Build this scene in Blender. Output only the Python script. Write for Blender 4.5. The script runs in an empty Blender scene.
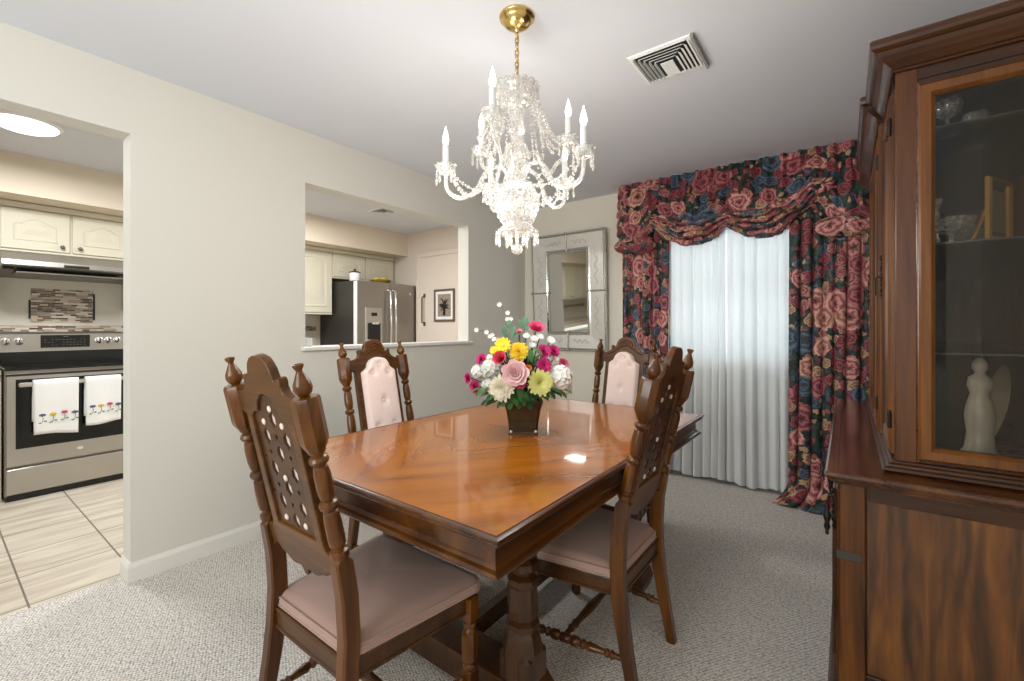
import bpy, math, random
from math import pi, sin, cos, radians, sqrt
from mathutils import Vector, Matrix
C = bpy.context.scene.collection
S = bpy.context.scene
# ------------------------------------------------------------------ camera
cam = bpy.data.cameras.new('camera'); camo = bpy.data.objects.new('camera', cam); C.objects.link(camo)
camo.location = (0, 0, 1.211); camo.rotation_euler = (pi/2, 0, radians(36.97))
cam.sensor_width = 36; cam.lens = 445/1024*36; cam.shift_y = -13.5/1024; cam.clip_start = 0.02
S.camera = camo
# ------------------------------------------------------------------ world, lights, exposure
S.view_settings.view_transform = 'Standard'; S.view_settings.look = 'None'
S.view_settings.gamma = 1; S.view_settings.use_curve_mapping = False
S.view_settings.exposure = 0.06
W = bpy.data.worlds.new('world'); S.world = W; W.use_nodes = True
W.node_tree.nodes['Background'].inputs[0].default_value = (0.86, 0.93, 1.0, 1)
W.node_tree.nodes['Background'].inputs[1].default_value = 1.2
def area(name, loc, rot, sx, sy, power, col=(1, 1, 1), spread=pi):
    l = bpy.data.lights.new(name, 'AREA'); l.shape = 'RECTANGLE'; l.size = sx; l.size_y = sy
    l.energy = power; l.color = col; l.spread = spread
    o = bpy.data.objects.new(name, l); C.objects.link(o); o.location = loc; o.rotation_euler = rot
    return o
area('fill_behind_camera', (-1.0, -3.3, 1.45), (radians(90), 0, 0), 2.4, 1.3, 90, (0.97, 0.985, 1.0))  # fill light behind the camera, set outside an added rear window
area('daylight_dining_window', (-0.73, 4.25, 1.55), (radians(-90), 0, 0), 1.3, 1.25, 50, (0.86, 0.93, 1.0))
area('fill_overhead_living', (-1.0, -0.9, 2.40), (0, 0, 0), 1.6, 1.2, 4, (1.0, 0.98, 0.96))  # added soft fill from above; no fixture hangs here
area('fill_from_side', (0.85, -1.75, 1.45), (0, radians(90), 0), 1.3, 1.3, 24, (0.95, 0.98, 1.0))  # fill light from the right, set outside an added side window
area('fill_uplight', (-0.9, -0.9, 1.65), (radians(142), 0, 0), 1.4, 0.9, 22, (0.96, 0.98, 1.0))  # upward fill added to bounce off the ceiling; no lamp stands here
area('ceiling_lamp_kitchen', (-3.9, 0.37, 2.36), (0, 0, 0), 0.34, 0.34, 27, (0.95, 0.975, 1.0))
area('ceiling_lamp_kitchen_far', (-3.8, 2.2, 2.41), (0, 0, 0), 0.5, 0.5, 36, (0.97, 0.985, 1.0))

# ------------------------------------------------------------------ node helpers
def lin(c):
    if isinstance(c, str):
        c = [int(c[i:i+2], 16)/255 for i in (0, 2, 4)]
    return tuple((x/12.92 if x <= .04045 else ((x+.055)/1.055)**2.4) for x in c)
class NT:
    def __init__(s, name):
        s.m = bpy.data.materials.new(name); s.m.use_nodes = True; s.t = s.m.node_tree
        s.b = s.t.nodes['Principled BSDF']; s.out = s.t.nodes['Material Output']
    def n(s, typ, **kw):
        nd = s.t.nodes.new('ShaderNode'+typ)
        for k, v in kw.items():
            if k[0] == 'i' and k[1:].isdigit(): s.put(nd.inputs[int(k[1:])], v)
            elif k.startswith('in_'): s.put(nd.inputs[k[3:].replace('_', ' ')], v)
            else: setattr(nd, k, v)
        return nd
    def put(s, sock, v):
        if isinstance(v, bpy.types.NodeSocket): s.t.links.new(v, sock)
        elif isinstance(v, bpy.types.Node): s.t.links.new(v.outputs[0], sock)
        else: sock.default_value = v
    def set(s, **kw):
        for k, v in kw.items(): s.put(s.b.inputs[k.replace('_', ' ')], v)
    def math(s, op, a, b=0.0, c=None):
        nd = s.n('Math', operation=op); s.put(nd.inputs[0], a); s.put(nd.inputs[1], b)
        if c is not None: s.put(nd.inputs[2], c)
        return nd.outputs[0]
    def ramp(s, fac, stops, interp='LINEAR'):
        nd = s.n('ValToRGB'); s.put(nd.inputs[0], fac); cr = nd.color_ramp; cr.interpolation = interp
        while len(cr.elements) < len(stops): cr.elements.new(0.5)
        for e, (p, c) in zip(cr.elements, stops): e.position = p; e.color = (*(lin(c) if isinstance(c, str) else c), 1)
        return nd.outputs[0]
    def mix(s, fac, a, b, blend='MIX'):
        nd = s.n('Mix', data_type='RGBA', blend_type=blend)
        s.put(nd.inputs[0], fac); s.put(nd.inputs[6], a if not isinstance(a, (str,)) else (*lin(a), 1))
        s.put(nd.inputs[7], b if not isinstance(b, (str,)) else (*lin(b), 1)); return nd.outputs[2]
    def bump(s, h, strength=.3, dist=.01):
        nd = s.n('Bump'); s.put(nd.inputs['Height'], h); nd.inputs['Strength'].default_value = strength
        nd.inputs['Distance'].default_value = dist; s.put(s.b.inputs['Normal'], nd.outputs[0])
    def obj(s, scale=(1, 1, 1), out='Object', rot=(0, 0, 0), loc=(0, 0, 0)):
        tc = s.n('TexCoord'); mp = s.n('Mapping'); s.put(mp.inputs[0], tc.outputs[out])
        mp.inputs['Scale'].default_value = scale; mp.inputs['Rotation'].default_value = rot
        mp.inputs['Location'].default_value = loc
        return mp.outputs[0]
def plain(name, col, rough=.5, metal=0, noise=0, nscale=20, bump=0, bscale=80, **kw):
    t = NT(name); c = (*lin(col), 1); t.set(Roughness=rough, Metallic=metal)
    if noise:
        f = t.n('TexNoise', in_Vector=t.obj(), in_Scale=nscale, in_Detail=4.0)
        t.set(Base_Color=t.mix(f.outputs[0], tuple(x*(1-noise) for x in c[:3])+(1,), tuple(min(1, x*(1+noise)) for x in c[:3])+(1,)))
    else: t.set(Base_Color=c)
    if bump:
        f = t.n('TexNoise', in_Vector=t.obj(), in_Scale=bscale, in_Detail=3.0); t.bump(f.outputs[0], bump, .002)
    for k, v in kw.items(): t.put(t.b.inputs[k.replace('_', ' ')], v)
    return t.m
def dk(c, k=.68): r, g, b = lin(c); return (r*k, g*k*.93, b*k*.62)
def wood(name, dark, mid, light, axis='Z', rough=.32, coat=.35, sc=1.0, fig=1.0, coatr=.12):
    t = NT(name); a = 'XYZ'.index(axis)
    v1 = [9*sc]*3; v1[a] = 1.1*sc; v2 = [120*sc]*3; v2[a] = 5*sc
    n1 = t.n('TexNoise', in_Vector=t.obj(tuple(v1)), in_Scale=1.0, in_Detail=5.0, in_Distortion=fig)
    n2 = t.n('TexNoise', in_Vector=t.obj(tuple(v2)), in_Scale=1.0, in_Detail=3.0)
    f = t.math('ADD', t.math('MULTIPLY', n1.outputs[0], .72), t.math('MULTIPLY', n2.outputs[0], .28))
    t.set(Base_Color=t.ramp(f, [(.34, dk(dark)), (.5, dk(mid)), (.68, dk(light))]), Roughness=rough)
    t.b.inputs['Specular IOR Level'].default_value = .35
    t.b.inputs['Coat Weight'].default_value = coat; t.b.inputs['Coat Roughness'].default_value = coatr
    t.bump(n2.outputs[0], .12, .001)
    return t.m
M = {}
M['chair'] = wood('chair_wood', '371c07', '60370e', '875319', 'Z', .3, .25)
M['chairx'] = wood('chair_wood_across', '331d0b', '533213', '6f481f', 'X', .4, .15)
M['chairf'] = wood('chair_wood_front', '3c2209', '623b12', '865720', 'X', .38, .2)
M['tabled'] = wood('table_apron_wood', '3d220b', '6b4012', '905b20', 'X', .3, .4)
M['tabledy'] = wood('table_apron_wood_long', '331a08', '5b3310', '805019', 'Y', .3, .4)
M['tleg'] = wood('table_column_wood', '301c0c', '52321a', '6e4a2a', 'Z', .36, .3)
M['hutch'] = wood('hutch_wood', '3a1e04', '683a08', '8c5510', 'Z', .38, .1)
M['hutchx'] = wood('hutch_wood_across', '281304', '442307', '60370c', 'X', .34, .2)
M['hutchy'] = wood('hutch_wood_long', '35190a', '552f13', '744721', 'Y', .22, .6)
M['hutchd'] = wood('hutch_dark_wood', '341804', '5a2f08', '74430e', 'Z', .42, .05)
def burl():
    t = NT('hutch_burl_veneer')
    n0 = t.n('TexNoise', in_Vector=t.obj((4.5, 4.5, 1.5)), in_Scale=1.3, in_Detail=3.0, in_Distortion=2.4)
    n1 = t.n('TexNoise', in_Vector=t.obj((34, 34, 3.4)), in_Scale=1.0, in_Detail=6.0, in_Distortion=1.2)
    wv = t.n('TexWave', wave_type='BANDS', bands_direction='X', in_Vector=t.obj((4, 4, .8)), in_Scale=1.6, in_Distortion=14.0, in_Detail=3.0)
    wv.inputs['Detail Scale'].default_value = 1.2
    f = t.math('ADD', t.math('ADD', t.math('MULTIPLY', n0.outputs[0], .3), t.math('MULTIPLY', n1.outputs[0], .56)), t.math('MULTIPLY', wv.outputs[1], .14))
    t.set(Base_Color=t.ramp(f, [(.3, '2c1603'), (.46, '4e2a04'), (.6, '673b06'), (.76, '82500d')]), Roughness=.33)
    t.b.inputs['Coat Weight'].default_value = .35; return t.m
M['burl'] = burl()
M['hutchl'] = wood('hutch_light_wood', '4a2906', '74430a', '925a14', 'Z', .34, .2)
def tabletop():
    t = NT('table_top_veneer'); tc = t.n('TexCoord'); sp = t.n('SeparateXYZ', i0=tc.outputs['Object'])
    ax = t.math('ABSOLUTE', sp.outputs[0]); ay = t.math('ABSOLUTE', sp.outputs[1])
    cb = t.n('CombineXYZ', i0=ax, i1=ay, i2=0.0)
    mp = t.n('Mapping', i0=cb.outputs[0]); mp.inputs['Rotation'].default_value = (0, 0, radians(52)); 
    mp2 = t.n('Mapping', i0=mp.outputs[0]); mp2.inputs['Scale'].default_value = (1.5, 9, 1)
    mp3 = t.n('Mapping', i0=mp.outputs[0]); mp3.inputs['Scale'].default_value = (7, 110, 1)
    n1 = t.n('TexNoise', in_Vector=mp2.outputs[0], in_Scale=1.0, in_Detail=5.0, in_Distortion=.35)
    n2 = t.n('TexNoise', in_Vector=mp3.outputs[0], in_Scale=1.0, in_Detail=3.0)
    f = t.math('ADD', t.math('MULTIPLY', n1.outputs[0], .8), t.math('MULTIPLY', n2.outputs[0], .2))
    t.set(Base_Color=t.ramp(f, [(.26, '743d03'), (.45, '955304'), (.6, 'a96205'), (.8, 'bb760f')]), Roughness=.26)
    t.b.inputs['Specular IOR Level'].default_value = .3
    t.b.inputs['Coat Weight'].default_value = .5; t.b.inputs['Coat Roughness'].default_value = .045
    return t.m
M['tabletop'] = tabletop()
def fabric(name, col, var=.06, scale=900):
    t = NT(name); c = lin(col)
    n0 = t.n('TexNoise', in_Vector=t.obj(), in_Scale=6.0, in_Detail=3.0)
    n1 = t.n('TexNoise', in_Vector=t.obj((1, 6, 1)), in_Scale=scale/6, in_Detail=2.0)
    t.set(Base_Color=t.mix(n0.outputs[0], tuple(x*(1-var) for x in c)+(1,), tuple(min(1, x*(1+var)) for x in c)+(1,)), Roughness=.9)
    t.b.inputs['Sheen Weight'].default_value = .3
    t.bump(n1.outputs[0], .25, .002); return t.m
M['pink'] = fabric('pink_upholstery', 'ab8b7e'); M['pinkb'] = fabric('pale_pink_upholstery', 'e8d2ca')
M['button'] = plain('pink_button', 'ead6c8', .6, noise=.04)
M['wall'] = plain('cream_wall_paint', 'd6d3c9', .85, noise=.015, nscale=2, bump=.08, bscale=140)
M['wallb'] = plain('beige_wall_paint', 'ded7c8', .85, noise=.015, nscale=2, bump=.08, bscale=140)
M['kwall'] = plain('kitchen_wall_paint', 'dbcdb8', .85, noise=.015, nscale=2)
M['kwallp'] = plain('kitchen_end_wall_paint', 'e3d6c8', .85, noise=.015, nscale=2)
M['ceil'] = plain('ceiling_paint', 'd9dbe1', .9, noise=.01, nscale=1.5, bump=.1, bscale=200)
M['trim'] = plain('white_trim_paint', 'e3e0d8', .4, noise=.01)
M['cab'] = plain('cream_cabinet_paint', 'd6cfba', .45, noise=.015, nscale=4)
M['white'] = plain('white_enamel', 'ececea', .4, noise=.01)
M['paper'] = plain('white_paper', 'f0efec', .9, noise=.02)
M['steel'] = plain('brushed_steel', 'b9b5ae', .32, .9, noise=.05, nscale=6)
M['hoodsteel'] = plain('hood_steel', '9a958d', .4, .7, noise=.05, nscale=6)
M['dsteel'] = plain('dark_stainless', '9a938b', .34, .85, noise=.06, nscale=3)
M['fridgeside'] = plain('fridge_side_charcoal', '35312d', .5, .1, noise=.05)
M['black'] = plain('black_glass', '0b0b0b', .12, noise=.05)
M['rubber'] = plain('black_plastic', '151515', .5, noise=.05)
M['chrome'] = plain('bright_steel', 'd8d6d2', .2, .9, noise=.02)
M['knob'] = plain('pewter_knob', '77706a', .3, .9, noise=.05)
M['brass'] = plain('polished_brass', 'ddc07a', .2, 1.0, noise=.05)
M['abrass'] = plain('antique_brass', '2e2a22', .45, .7, noise=.2, nscale=60)
M['gold'] = plain('gilt_frame', 'b08432', .4, .6, noise=.1)
M['tin'] = plain('bronze_planter', '4d4030', .35, .5, noise=.25, nscale=25)
def glass(name, col=(1, 1, 1), refl=.12, rough=.02):
    t = NT(name); t.t.nodes.remove(t.b)
    tr = t.n('BsdfTransparent'); tr.inputs[0].default_value = (*col, 1)
    gl = t.n('BsdfGlossy'); gl.inputs[1].default_value = rough
    fr = t.n('Fresnel'); fr.inputs[0].default_value = 1.45
    nz = t.n('TexNoise', in_Vector=t.obj(), in_Scale=2.0)
    f = t.math('MINIMUM', t.math('ADD', t.math('MULTIPLY', fr.outputs[0], .8), t.math('MULTIPLY', nz.outputs[0], refl)), 1.0)
    mx = t.n('MixShader', i0=f, i1=tr.outputs[0], i2=gl.outputs[0]); t.put(t.out.inputs[0], mx.outputs[0]); return t.m
M['glass'] = glass('clear_glass', (.97, .98, .97), .05)
M['hglass'] = glass('hutch_glass', (.80, .79, .76), .0)
M['shelfglass'] = glass('shelf_glass', (.75, .82, .78), .25, .05)
def crystal():
    t = NT('cut_crystal'); t.t.nodes.remove(t.b)
    tr = t.n('BsdfTransparent'); tr.inputs[0].default_value = (.93, .93, .92, 1)
    gl = t.n('BsdfGlossy'); gl.inputs[1].default_value = .1; gl.inputs[0].default_value = (1, .98, .95, 1)
    tl = t.n('BsdfTranslucent'); tl.inputs[0].default_value = (.95, .93, .9, 1)
    df = t.n('BsdfDiffuse'); df.inputs[0].default_value = (.93, .92, .9, 1)
    nz = t.n('TexVoronoi', in_Vector=t.obj(), in_Scale=90.0)
    ad = t.n('MixShader', i0=.5, i1=tl.outputs[0], i2=df.outputs[0])
    m1 = t.n('MixShader', i0=t.math('ADD', t.math('MULTIPLY', nz.outputs[0], .5), .04), i1=tr.outputs[0], i2=ad.outputs[0])
    lw = t.n('LayerWeight'); lw.inputs[0].default_value = .35
    m2 = t.n('MixShader', i0=t.math('ADD', t.math('MULTIPLY', lw.outputs[1], .55), .08), i1=m1.outputs[0], i2=gl.outputs[0])
    t.put(t.out.inputs[0], m2.outputs[0]); return t.m
M['crystal'] = crystal()
def emis(name, col, st):
    t = NT(name); t.set(Base_Color=(1, 1, 1, 1)); nz = t.n('TexNoise', in_Scale=3.0)
    t.put(t.b.inputs['Emission Color'], (*col, 1)); t.b.inputs['Emission Strength'].default_value = st; return t.m
M['bulb'] = emis('lit_bulb', (1.0, .90, .76), 6)
M['lampdisc'] = emis('lit_diffuser', (1.0, .97, .92), 2.5)
M['mirror'] = plain('mirror_silver', 'e4e6e2', .03, 1.0, noise=.01, nscale=2)
M['mirrorframe'] = plain('etched_mirror', 'eae8e2', .28, .6, noise=.12, nscale=40, bump=.4, bscale=60)
M['silverleaf'] = plain('silver_leaf', 'b4b0a7', .35, .8, noise=.25, nscale=60)
def carpet():
    t = NT('berber_carpet'); v = t.obj()
    vo = t.n('TexVoronoi', in_Vector=t.obj((1, 1.25, 1), rot=(0, 0, .5)), in_Scale=82.0, in_Randomness=.35)
    n1 = t.n('TexNoise', in_Vector=v, in_Scale=160.0, in_Detail=2.0); n2 = t.n('TexNoise', in_Vector=v, in_Scale=2.0, in_Detail=2.0)
    f = t.math('ADD', t.math('MULTIPLY', n1.outputs[0], .55), t.math('MULTIPLY', t.math('SUBTRACT', .9, vo.outputs[0]), .45))
    c = t.ramp(f, [(.32, '7d766f'), (.46, 'c6c0b8'), (.62, 'efeae3')])
    t.set(Base_Color=t.mix(t.math('MULTIPLY', n2.outputs[0], .12), c, 'cdc6bd'), Roughness=.95)
    t.bump(t.math('SUBTRACT', 1.0, vo.outputs[0]), .45, .004); return t.m
M['carpet'] = carpet()
def tilefloor():
    t = NT('kitchen_floor_tile'); v = t.obj(loc=(.05, .07, 0))
    br = t.n('TexBrick', in_Vector=v, in_Scale=1.0, offset=0.0)
    for k, x in (('Brick Width', .35), ('Row Height', .352), ('Mortar Size', .004)): br.inputs[k].default_value = x
    n = t.n('TexNoise', in_Vector=t.obj((14, 2, 1)), in_Scale=1.0, in_Detail=6.0, in_Distortion=.8)
    c = t.ramp(n.outputs[0], [(.3, 'b8aa97'), (.5, 'd2c6b4'), (.7, 'e2d9ca')])
    t.set(Base_Color=t.mix(br.outputs[1], c, '7d7468'), Roughness=.35); return t.m
M['tile'] = tilefloor()
def mosaic():
    t = NT('mosaic_tile'); tc = t.n('TexCoord'); sp = t.n('SeparateXYZ', i0=tc.outputs['Object'])
    cb = t.n('CombineXYZ', i0=sp.outputs[1], i1=sp.outputs[2], i2=0.0)
    br = t.n('TexBrick', in_Vector=cb.outputs[0], in_Scale=1.0, offset=.37, squash=.6, squash_frequency=3)
    for k, x in (('Brick Width', .075), ('Row Height', .014), ('Mortar Size', .0012)): br.inputs[k].default_value = x
    br.inputs['Color1'].default_value = (0, 0, 0, 1); br.inputs['Color2'].default_value = (1, 1, 1, 1)
    c = t.ramp(br.outputs[0], [(0, '4f3527'), (.22, '8d7a68'), (.4, 'd9d0c2'), (.55, '6b4a36'), (.7, 'a39688'), (.85, 'c9b8a2')], 'CONSTANT')
    t.set(Base_Color=t.mix(br.outputs[1], c, 'b9ae9f'), Roughness=.2); return t.m
M['mosaic'] = mosaic()
M['walltile'] = plain('backsplash_tile', 'd8d3c6', .3, noise=.02)
M['counter'] = plain('kitchen_counter', 'b3a896', .3, noise=.15, nscale=60)
def sheer():
    t = NT('sheer_voile'); t.t.nodes.remove(t.b)
    df = t.n('BsdfDiffuse'); df.inputs[0].default_value = (*lin('eef0ef'), 1)
    tl = t.n('BsdfTranslucent'); tl.inputs[0].default_value = (*lin('f2f6f8'), 1)
    tr = t.n('BsdfTransparent'); nz = t.n('TexNoise', in_Vector=t.obj((200, 200, 4)), in_Scale=1.0)
    m1 = t.n('MixShader', i0=.24, i1=df.outputs[0], i2=tl.outputs[0])
    m2 = t.n('MixShader', i0=t.math('MULTIPLY', nz.outputs[0], .08), i1=m1.outputs[0], i2=tr.outputs[0])
    t.put(t.out.inputs[0], m2.outputs[0]); return t.m
M['sheer'] = sheer()
def floral():
    t = NT('floral_chintz'); tc = t.n('TexCoord')
    nz = t.n('TexNoise', in_Vector=tc.outputs['UV'], in_Scale=34.0, in_Detail=3.0)
    off = t.n('VectorMath', operation='MULTIPLY_ADD'); t.put(off.inputs[0], nz.outputs[1]); off.inputs[1].default_value = (.042, .042, 0); t.put(off.inputs[2], tc.outputs['UV'])
    def layer(scale, rad, pet, shift):
        mp = t.n('Mapping', i0=off.outputs[0]); mp.inputs['Scale'].default_value = (scale, scale, scale); mp.inputs['Location'].default_value = (shift, shift*1.7, 0)
        vo = t.n('TexVoronoi', voronoi_dimensions='2D', in_Vector=mp.outputs[0], in_Scale=1.0, in_Randomness=.8)
        df = t.n('VectorMath', operation='SUBTRACT', i0=mp.outputs[0], i1=vo.outputs['Position'])
        sp = t.n('SeparateXYZ', i0=df.outputs[0]); sc = t.n('SeparateXYZ', i0=vo.outputs['Color'])
        ang = t.math('ARCTAN2', sp.outputs[1], sp.outputs[0])
        a2 = t.math('ADD', t.math('MULTIPLY', ang, pet/2), t.math('MULTIPLY', sc.outputs[1], 6.0))
        pt = t.math('ABSOLUTE', t.math('SINE', a2))
        d = vo.outputs['Distance']
        R = t.math('MULTIPLY', t.math('ADD', rad, t.math('MULTIPLY', pt, rad*.3)), t.math('ADD', .75, t.math('MULTIPLY', sc.outputs[2], .5)))
        rel = t.math('DIVIDE', d, R)
        mask = t.math('LESS_THAN', rel, 1.0)
        # petal rings
        ring = t.math('FRACT', t.math('ADD', t.math('MULTIPLY', rel, 2.3), t.math('MULTIPLY', pt, .55)))
        return sc.outputs[0], rel, mask, ring
    # leaves / ground
    n2 = t.n('TexNoise', in_Vector=off.outputs[0], in_Scale=24.0, in_Detail=3.0)
    ground = t.ramp(n2.outputs[0], [(.0, '0b0f0e'), (.48, '101816'), (.53, '2b4637'), (.58, '16201d'), (.66, '344a52')])
    def tone(rel, ring, dark, light):
        w = t.math('SINE', t.math('MULTIPLY', ring, 6.28)); k = t.math('ADD', .55, t.math('MULTIPLY', w, .38))
        k = t.math('SUBTRACT', k, t.math('MULTIPLY', t.math('SUBTRACT', 1.0, rel), .45)); nd = t.mix(k, dark, light); return nd
    r3, rel3, m3, g3 = layer(27, .36, 5, 3.3)
    small = t.ramp(r3, [(0, '7a3038'), (.3, 'a87f5f'), (.42, '2c4436'), (.62, '9a4a48'), (.74, '3c4f63'), (.88, 'b8906c')], 'CONSTANT')
    c = t.mix(t.math('MULTIPLY', m3, t.math('GREATER_THAN', t.math('FRACT', t.math('MULTIPLY', r3, 13.0)), .45)), ground, small)
    r2, rel2, m2, g2 = layer(12, .40, 5, 1.1)
    dA = t.ramp(r2, [(0, '4a1722'), (.3, '6e2a30'), (.5, '1c2836'), (.66, '5a1c28'), (.84, '7a5038')], 'CONSTANT')
    lA = t.ramp(r2, [(0, 'b0525a'), (.3, 'd08c80'), (.5, '5f7286'), (.66, 'b4525a'), (.84, 'd6b08c')], 'CONSTANT')
    c = t.mix(t.math('MULTIPLY', m2, t.math('GREATER_THAN', t.math('FRACT', t.math('MULTIPLY', r2, 11.0)), .25)), c, tone(rel2, g2, dA, lA))
    r1, rel1, m1, g1 = layer(6.2, .42, 6, 0.0)
    dB = t.ramp(r1, [(0, '8a3a40'), (.36, '6a2430'), (.58, '1f2e3c'), (.72, '94504a')], 'CONSTANT')
    lB = t.ramp(r1, [(0, 'e3ab9c'), (.36, 'c8787a'), (.58, '64788a'), (.72, 'e2b59c')], 'CONSTANT')
    cB2 = t.mix(t.math('LESS_THAN', rel1, .13), tone(rel1, g1, dB, lB), '3a2418')
    gate = t.math('MULTIPLY', m1, t.math('GREATER_THAN', t.math('FRACT', t.math('MULTIPLY', r1, 7.0)), .38))
    c = t.mix(gate, c, cB2)
    t.set(Base_Color=c, Roughness=.6); t.b.inputs['Sheen Weight'].default_value = .05
    return t.m
M['floral'] = floral()

# ------------------------------------------------------------------ geometry helpers
class MB:
    def __init__(s): s.v = []; s.f = []; s.uv = None
    def add(s, vs, fs, mat=None):
        o = len(s.v); s.v += [tuple(mat @ Vector(v)) if mat is not None else tuple(v) for v in vs]
        s.f += [tuple(i+o for i in f) for f in fs]; return s
    def box(s, x0, x1, y0, y1, z0, z1, mat=None):
        v = [(x, y, z) for x in (x0, x1) for y in (y0, y1) for z in (z0, z1)]
        return s.add(v, [(0, 1, 3, 2), (4, 6, 7, 5), (0, 4, 5, 1), (2, 3, 7, 6), (0, 2, 6, 4), (1, 5, 7, 3)], mat)
    def cbox(s, x0, x1, y0, y1, z0, z1, b=.004, mat=None):
        # chamfered box: 24 verts through loops
        rings = [(z0, b), (z0+b, 0), (z1-b, 0), (z1, b)]; v = []
        for z, i in rings:
            a, c_, d, e = x0+i, x1-i, y0+i, y1-i
            q = b if i == 0 else b*.4
            v += [(a+q, d, z), (c_-q, d, z), (c_, d+q, z), (c_, e-q, z), (c_-q, e, z), (a+q, e, z), (a, e-q, z), (a, d+q, z)]
        f = [tuple(range(7, -1, -1)), tuple(range(24, 32))]
        for r in range(3):
            for k in range(8): f.append((r*8+k, r*8+(k+1) % 8, r*8+8+(k+1) % 8, r*8+8+k))
        return s.add(v, f, mat)
    def lathe(s, prof, n=16, mat=None, phase=0, sq=None):
        v = []; f = []
        for i, (r, z) in enumerate(prof):
            for k in range(n):
                a = 2*pi*k/n+phase; v.append((r*cos(a), r*sin(a), z))
        for i in range(len(prof)-1):
            for k in range(n): f.append((i*n+k, i*n+(k+1) % n, i*n+n+(k+1) % n, i*n+n+k))
        f.append(tuple(range(n-1, -1, -1))); m = (len(prof)-1)*n; f.append(tuple(range(m, m+n)))
        return s.add(v, f, mat)
    def tube(s, pts, rad, n=8, cap=True):
        pts = [Vector(p) for p in pts]; v = []; f = []
        up = None
        for i, p in enumerate(pts):
            d = (pts[min(i+1, len(pts)-1)]-pts[max(i-1, 0)]).normalized()
            if up is None: up = Vector((0, 0, 1)) if abs(d.z) < .9 else Vector((0, 1, 0))
            x = d.cross(up).normalized(); y = x.cross(d).normalized(); up = y
            r = rad[i] if isinstance(rad, (list, tuple)) else rad
            for k in range(n):
                a = 2*pi*k/n; v.append(p+x*cos(a)*r+y*sin(a)*r)
        for i in range(len(pts)-1):
            for k in range(n): f.append((i*n+k, i*n+(k+1) % n, i*n+n+(k+1) % n, i*n+n+k))
        if cap: f.append(tuple(range(n-1, -1, -1))); m = (len(pts)-1)*n; f.append(tuple(range(m, m+n)))
        return s.add(v, f)
    def beam(s, pts, w, d, fw=None):
        # square section beam in the yz plane through (y,z) pts, width w along x
        pass
    def ball(s, c, r, n=8, m=6, sc=(1, 1, 1)):
        v = []; f = []
        for i in range(1, m):
            th = pi*i/m
            for k in range(n):
                a = 2*pi*k/n; v.append((c[0]+r*sc[0]*sin(th)*cos(a), c[1]+r*sc[1]*sin(th)*sin(a), c[2]+r*sc[2]*cos(th)))
        v += [(c[0], c[1], c[2]+r*sc[2]), (c[0], c[1], c[2]-r*sc[2])]; T = len(v)-2; B = T+1
        for i in range(m-2):
            for k in range(n): f.append((i*n+k, (i+1)*n+k, (i+1)*n+(k+1) % n, i*n+(k+1) % n))
        for k in range(n): f.append((T, k, (k+1) % n)); f.append((B, (m-2)*n+(k+1) % n, (m-2)*n+k))
        return s.add(v, f)
    def grid(s, nu, nv, fn, uvfn=None, thick=None):
        o = len(s.v)
        for i in range(nu+1):
            for j in range(nv+1): s.v.append(tuple(fn(i/nu, j/nv)))
        if uvfn:
            if s.uv is None: s.uv = {}
            for i in range(nu+1):
                for j in range(nv+1): s.uv[o+i*(nv+1)+j] = uvfn(i/nu, j/nv)
        for i in range(nu):
            for j in range(nv):
                a = o+i*(nv+1)+j; s.f.append((a, a+nv+1, a+nv+2, a+1))
        return s
    def sweep(s, path, prof, closed=False, z=0.0, cap=True):
        # path: xy points; outward is the right-hand side of travel; prof: closed loop of (out, z)
        P = [Vector((p[0], p[1])) for p in path]; n = len(P); m = len(prof); v = []; f = []
        for i in range(n):
            a = P[i-1] if (closed or i > 0) else None; b = P[(i+1) % n] if (closed or i < n-1) else None
            n1 = n2 = None
            if a is not None: d = (P[i]-a).normalized(); n1 = Vector((d.y, -d.x))
            if b is not None: d = (b-P[i]).normalized(); n2 = Vector((d.y, -d.x))
            if n1 is None: mit = n2
            elif n2 is None: mit = n1
            else:
                mit = (n1+n2); mit = mit/(mit.dot(n1)) if mit.length > 1e-6 else n1
            for (o, h) in prof: v.append((P[i].x+mit.x*o, P[i].y+mit.y*o, z+h))
        rng = n if closed else n-1
        for i in range(rng):
            j = (i+1) % n
            for k in range(m): f.append((i*m+k, j*m+k, j*m+(k+1) % m, i*m+(k+1) % m))
        if not closed and cap: f.append(tuple(range(m))); f.append(tuple(range((n-1)*m+m-1, (n-1)*m-1, -1)))
        return s.add(v, f)
    def build(s, name, mat, parent=None, smooth=None, loc=None, solid=0, bevel=0, sub=0):
        me = bpy.data.meshes.new(name); me.from_pydata(s.v, [], s.f); me.validate()
        if s.uv:
            ul = me.uv_layers.new(name='UVMap')
            for l in me.loops: ul.data[l.index].uv = s.uv.get(l.vertex_index, (0, 0))
        me.materials.append(M[mat] if isinstance(mat, str) else mat)
        import bmesh
        bm = bmesh.new(); bm.from_mesh(me)
        if not s.uv: bmesh.ops.recalc_face_normals(bm, faces=bm.faces)
        bm.to_mesh(me); bm.free()
        if smooth is not None:
            me.polygons.foreach_set('use_smooth', [True]*len(me.polygons))
            if smooth < 180: me.set_sharp_from_angle(angle=radians(smooth))
        o = bpy.data.objects.new(name, me); C.objects.link(o)
        if parent is not None: o.parent = parent
        if loc: o.location = loc
        if bevel:
            md = o.modifiers.new('bevel', 'BEVEL'); md.width = bevel; md.segments = 2; md.limit_method = 'ANGLE'; md.angle_limit = radians(40)
        if sub: md = o.modifiers.new('sub', 'SUBSURF'); md.levels = sub; md.render_levels = sub
        if solid: md = o.modifiers.new('solid', 'SOLIDIFY'); md.thickness = solid; md.offset = 0
        return o
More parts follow.
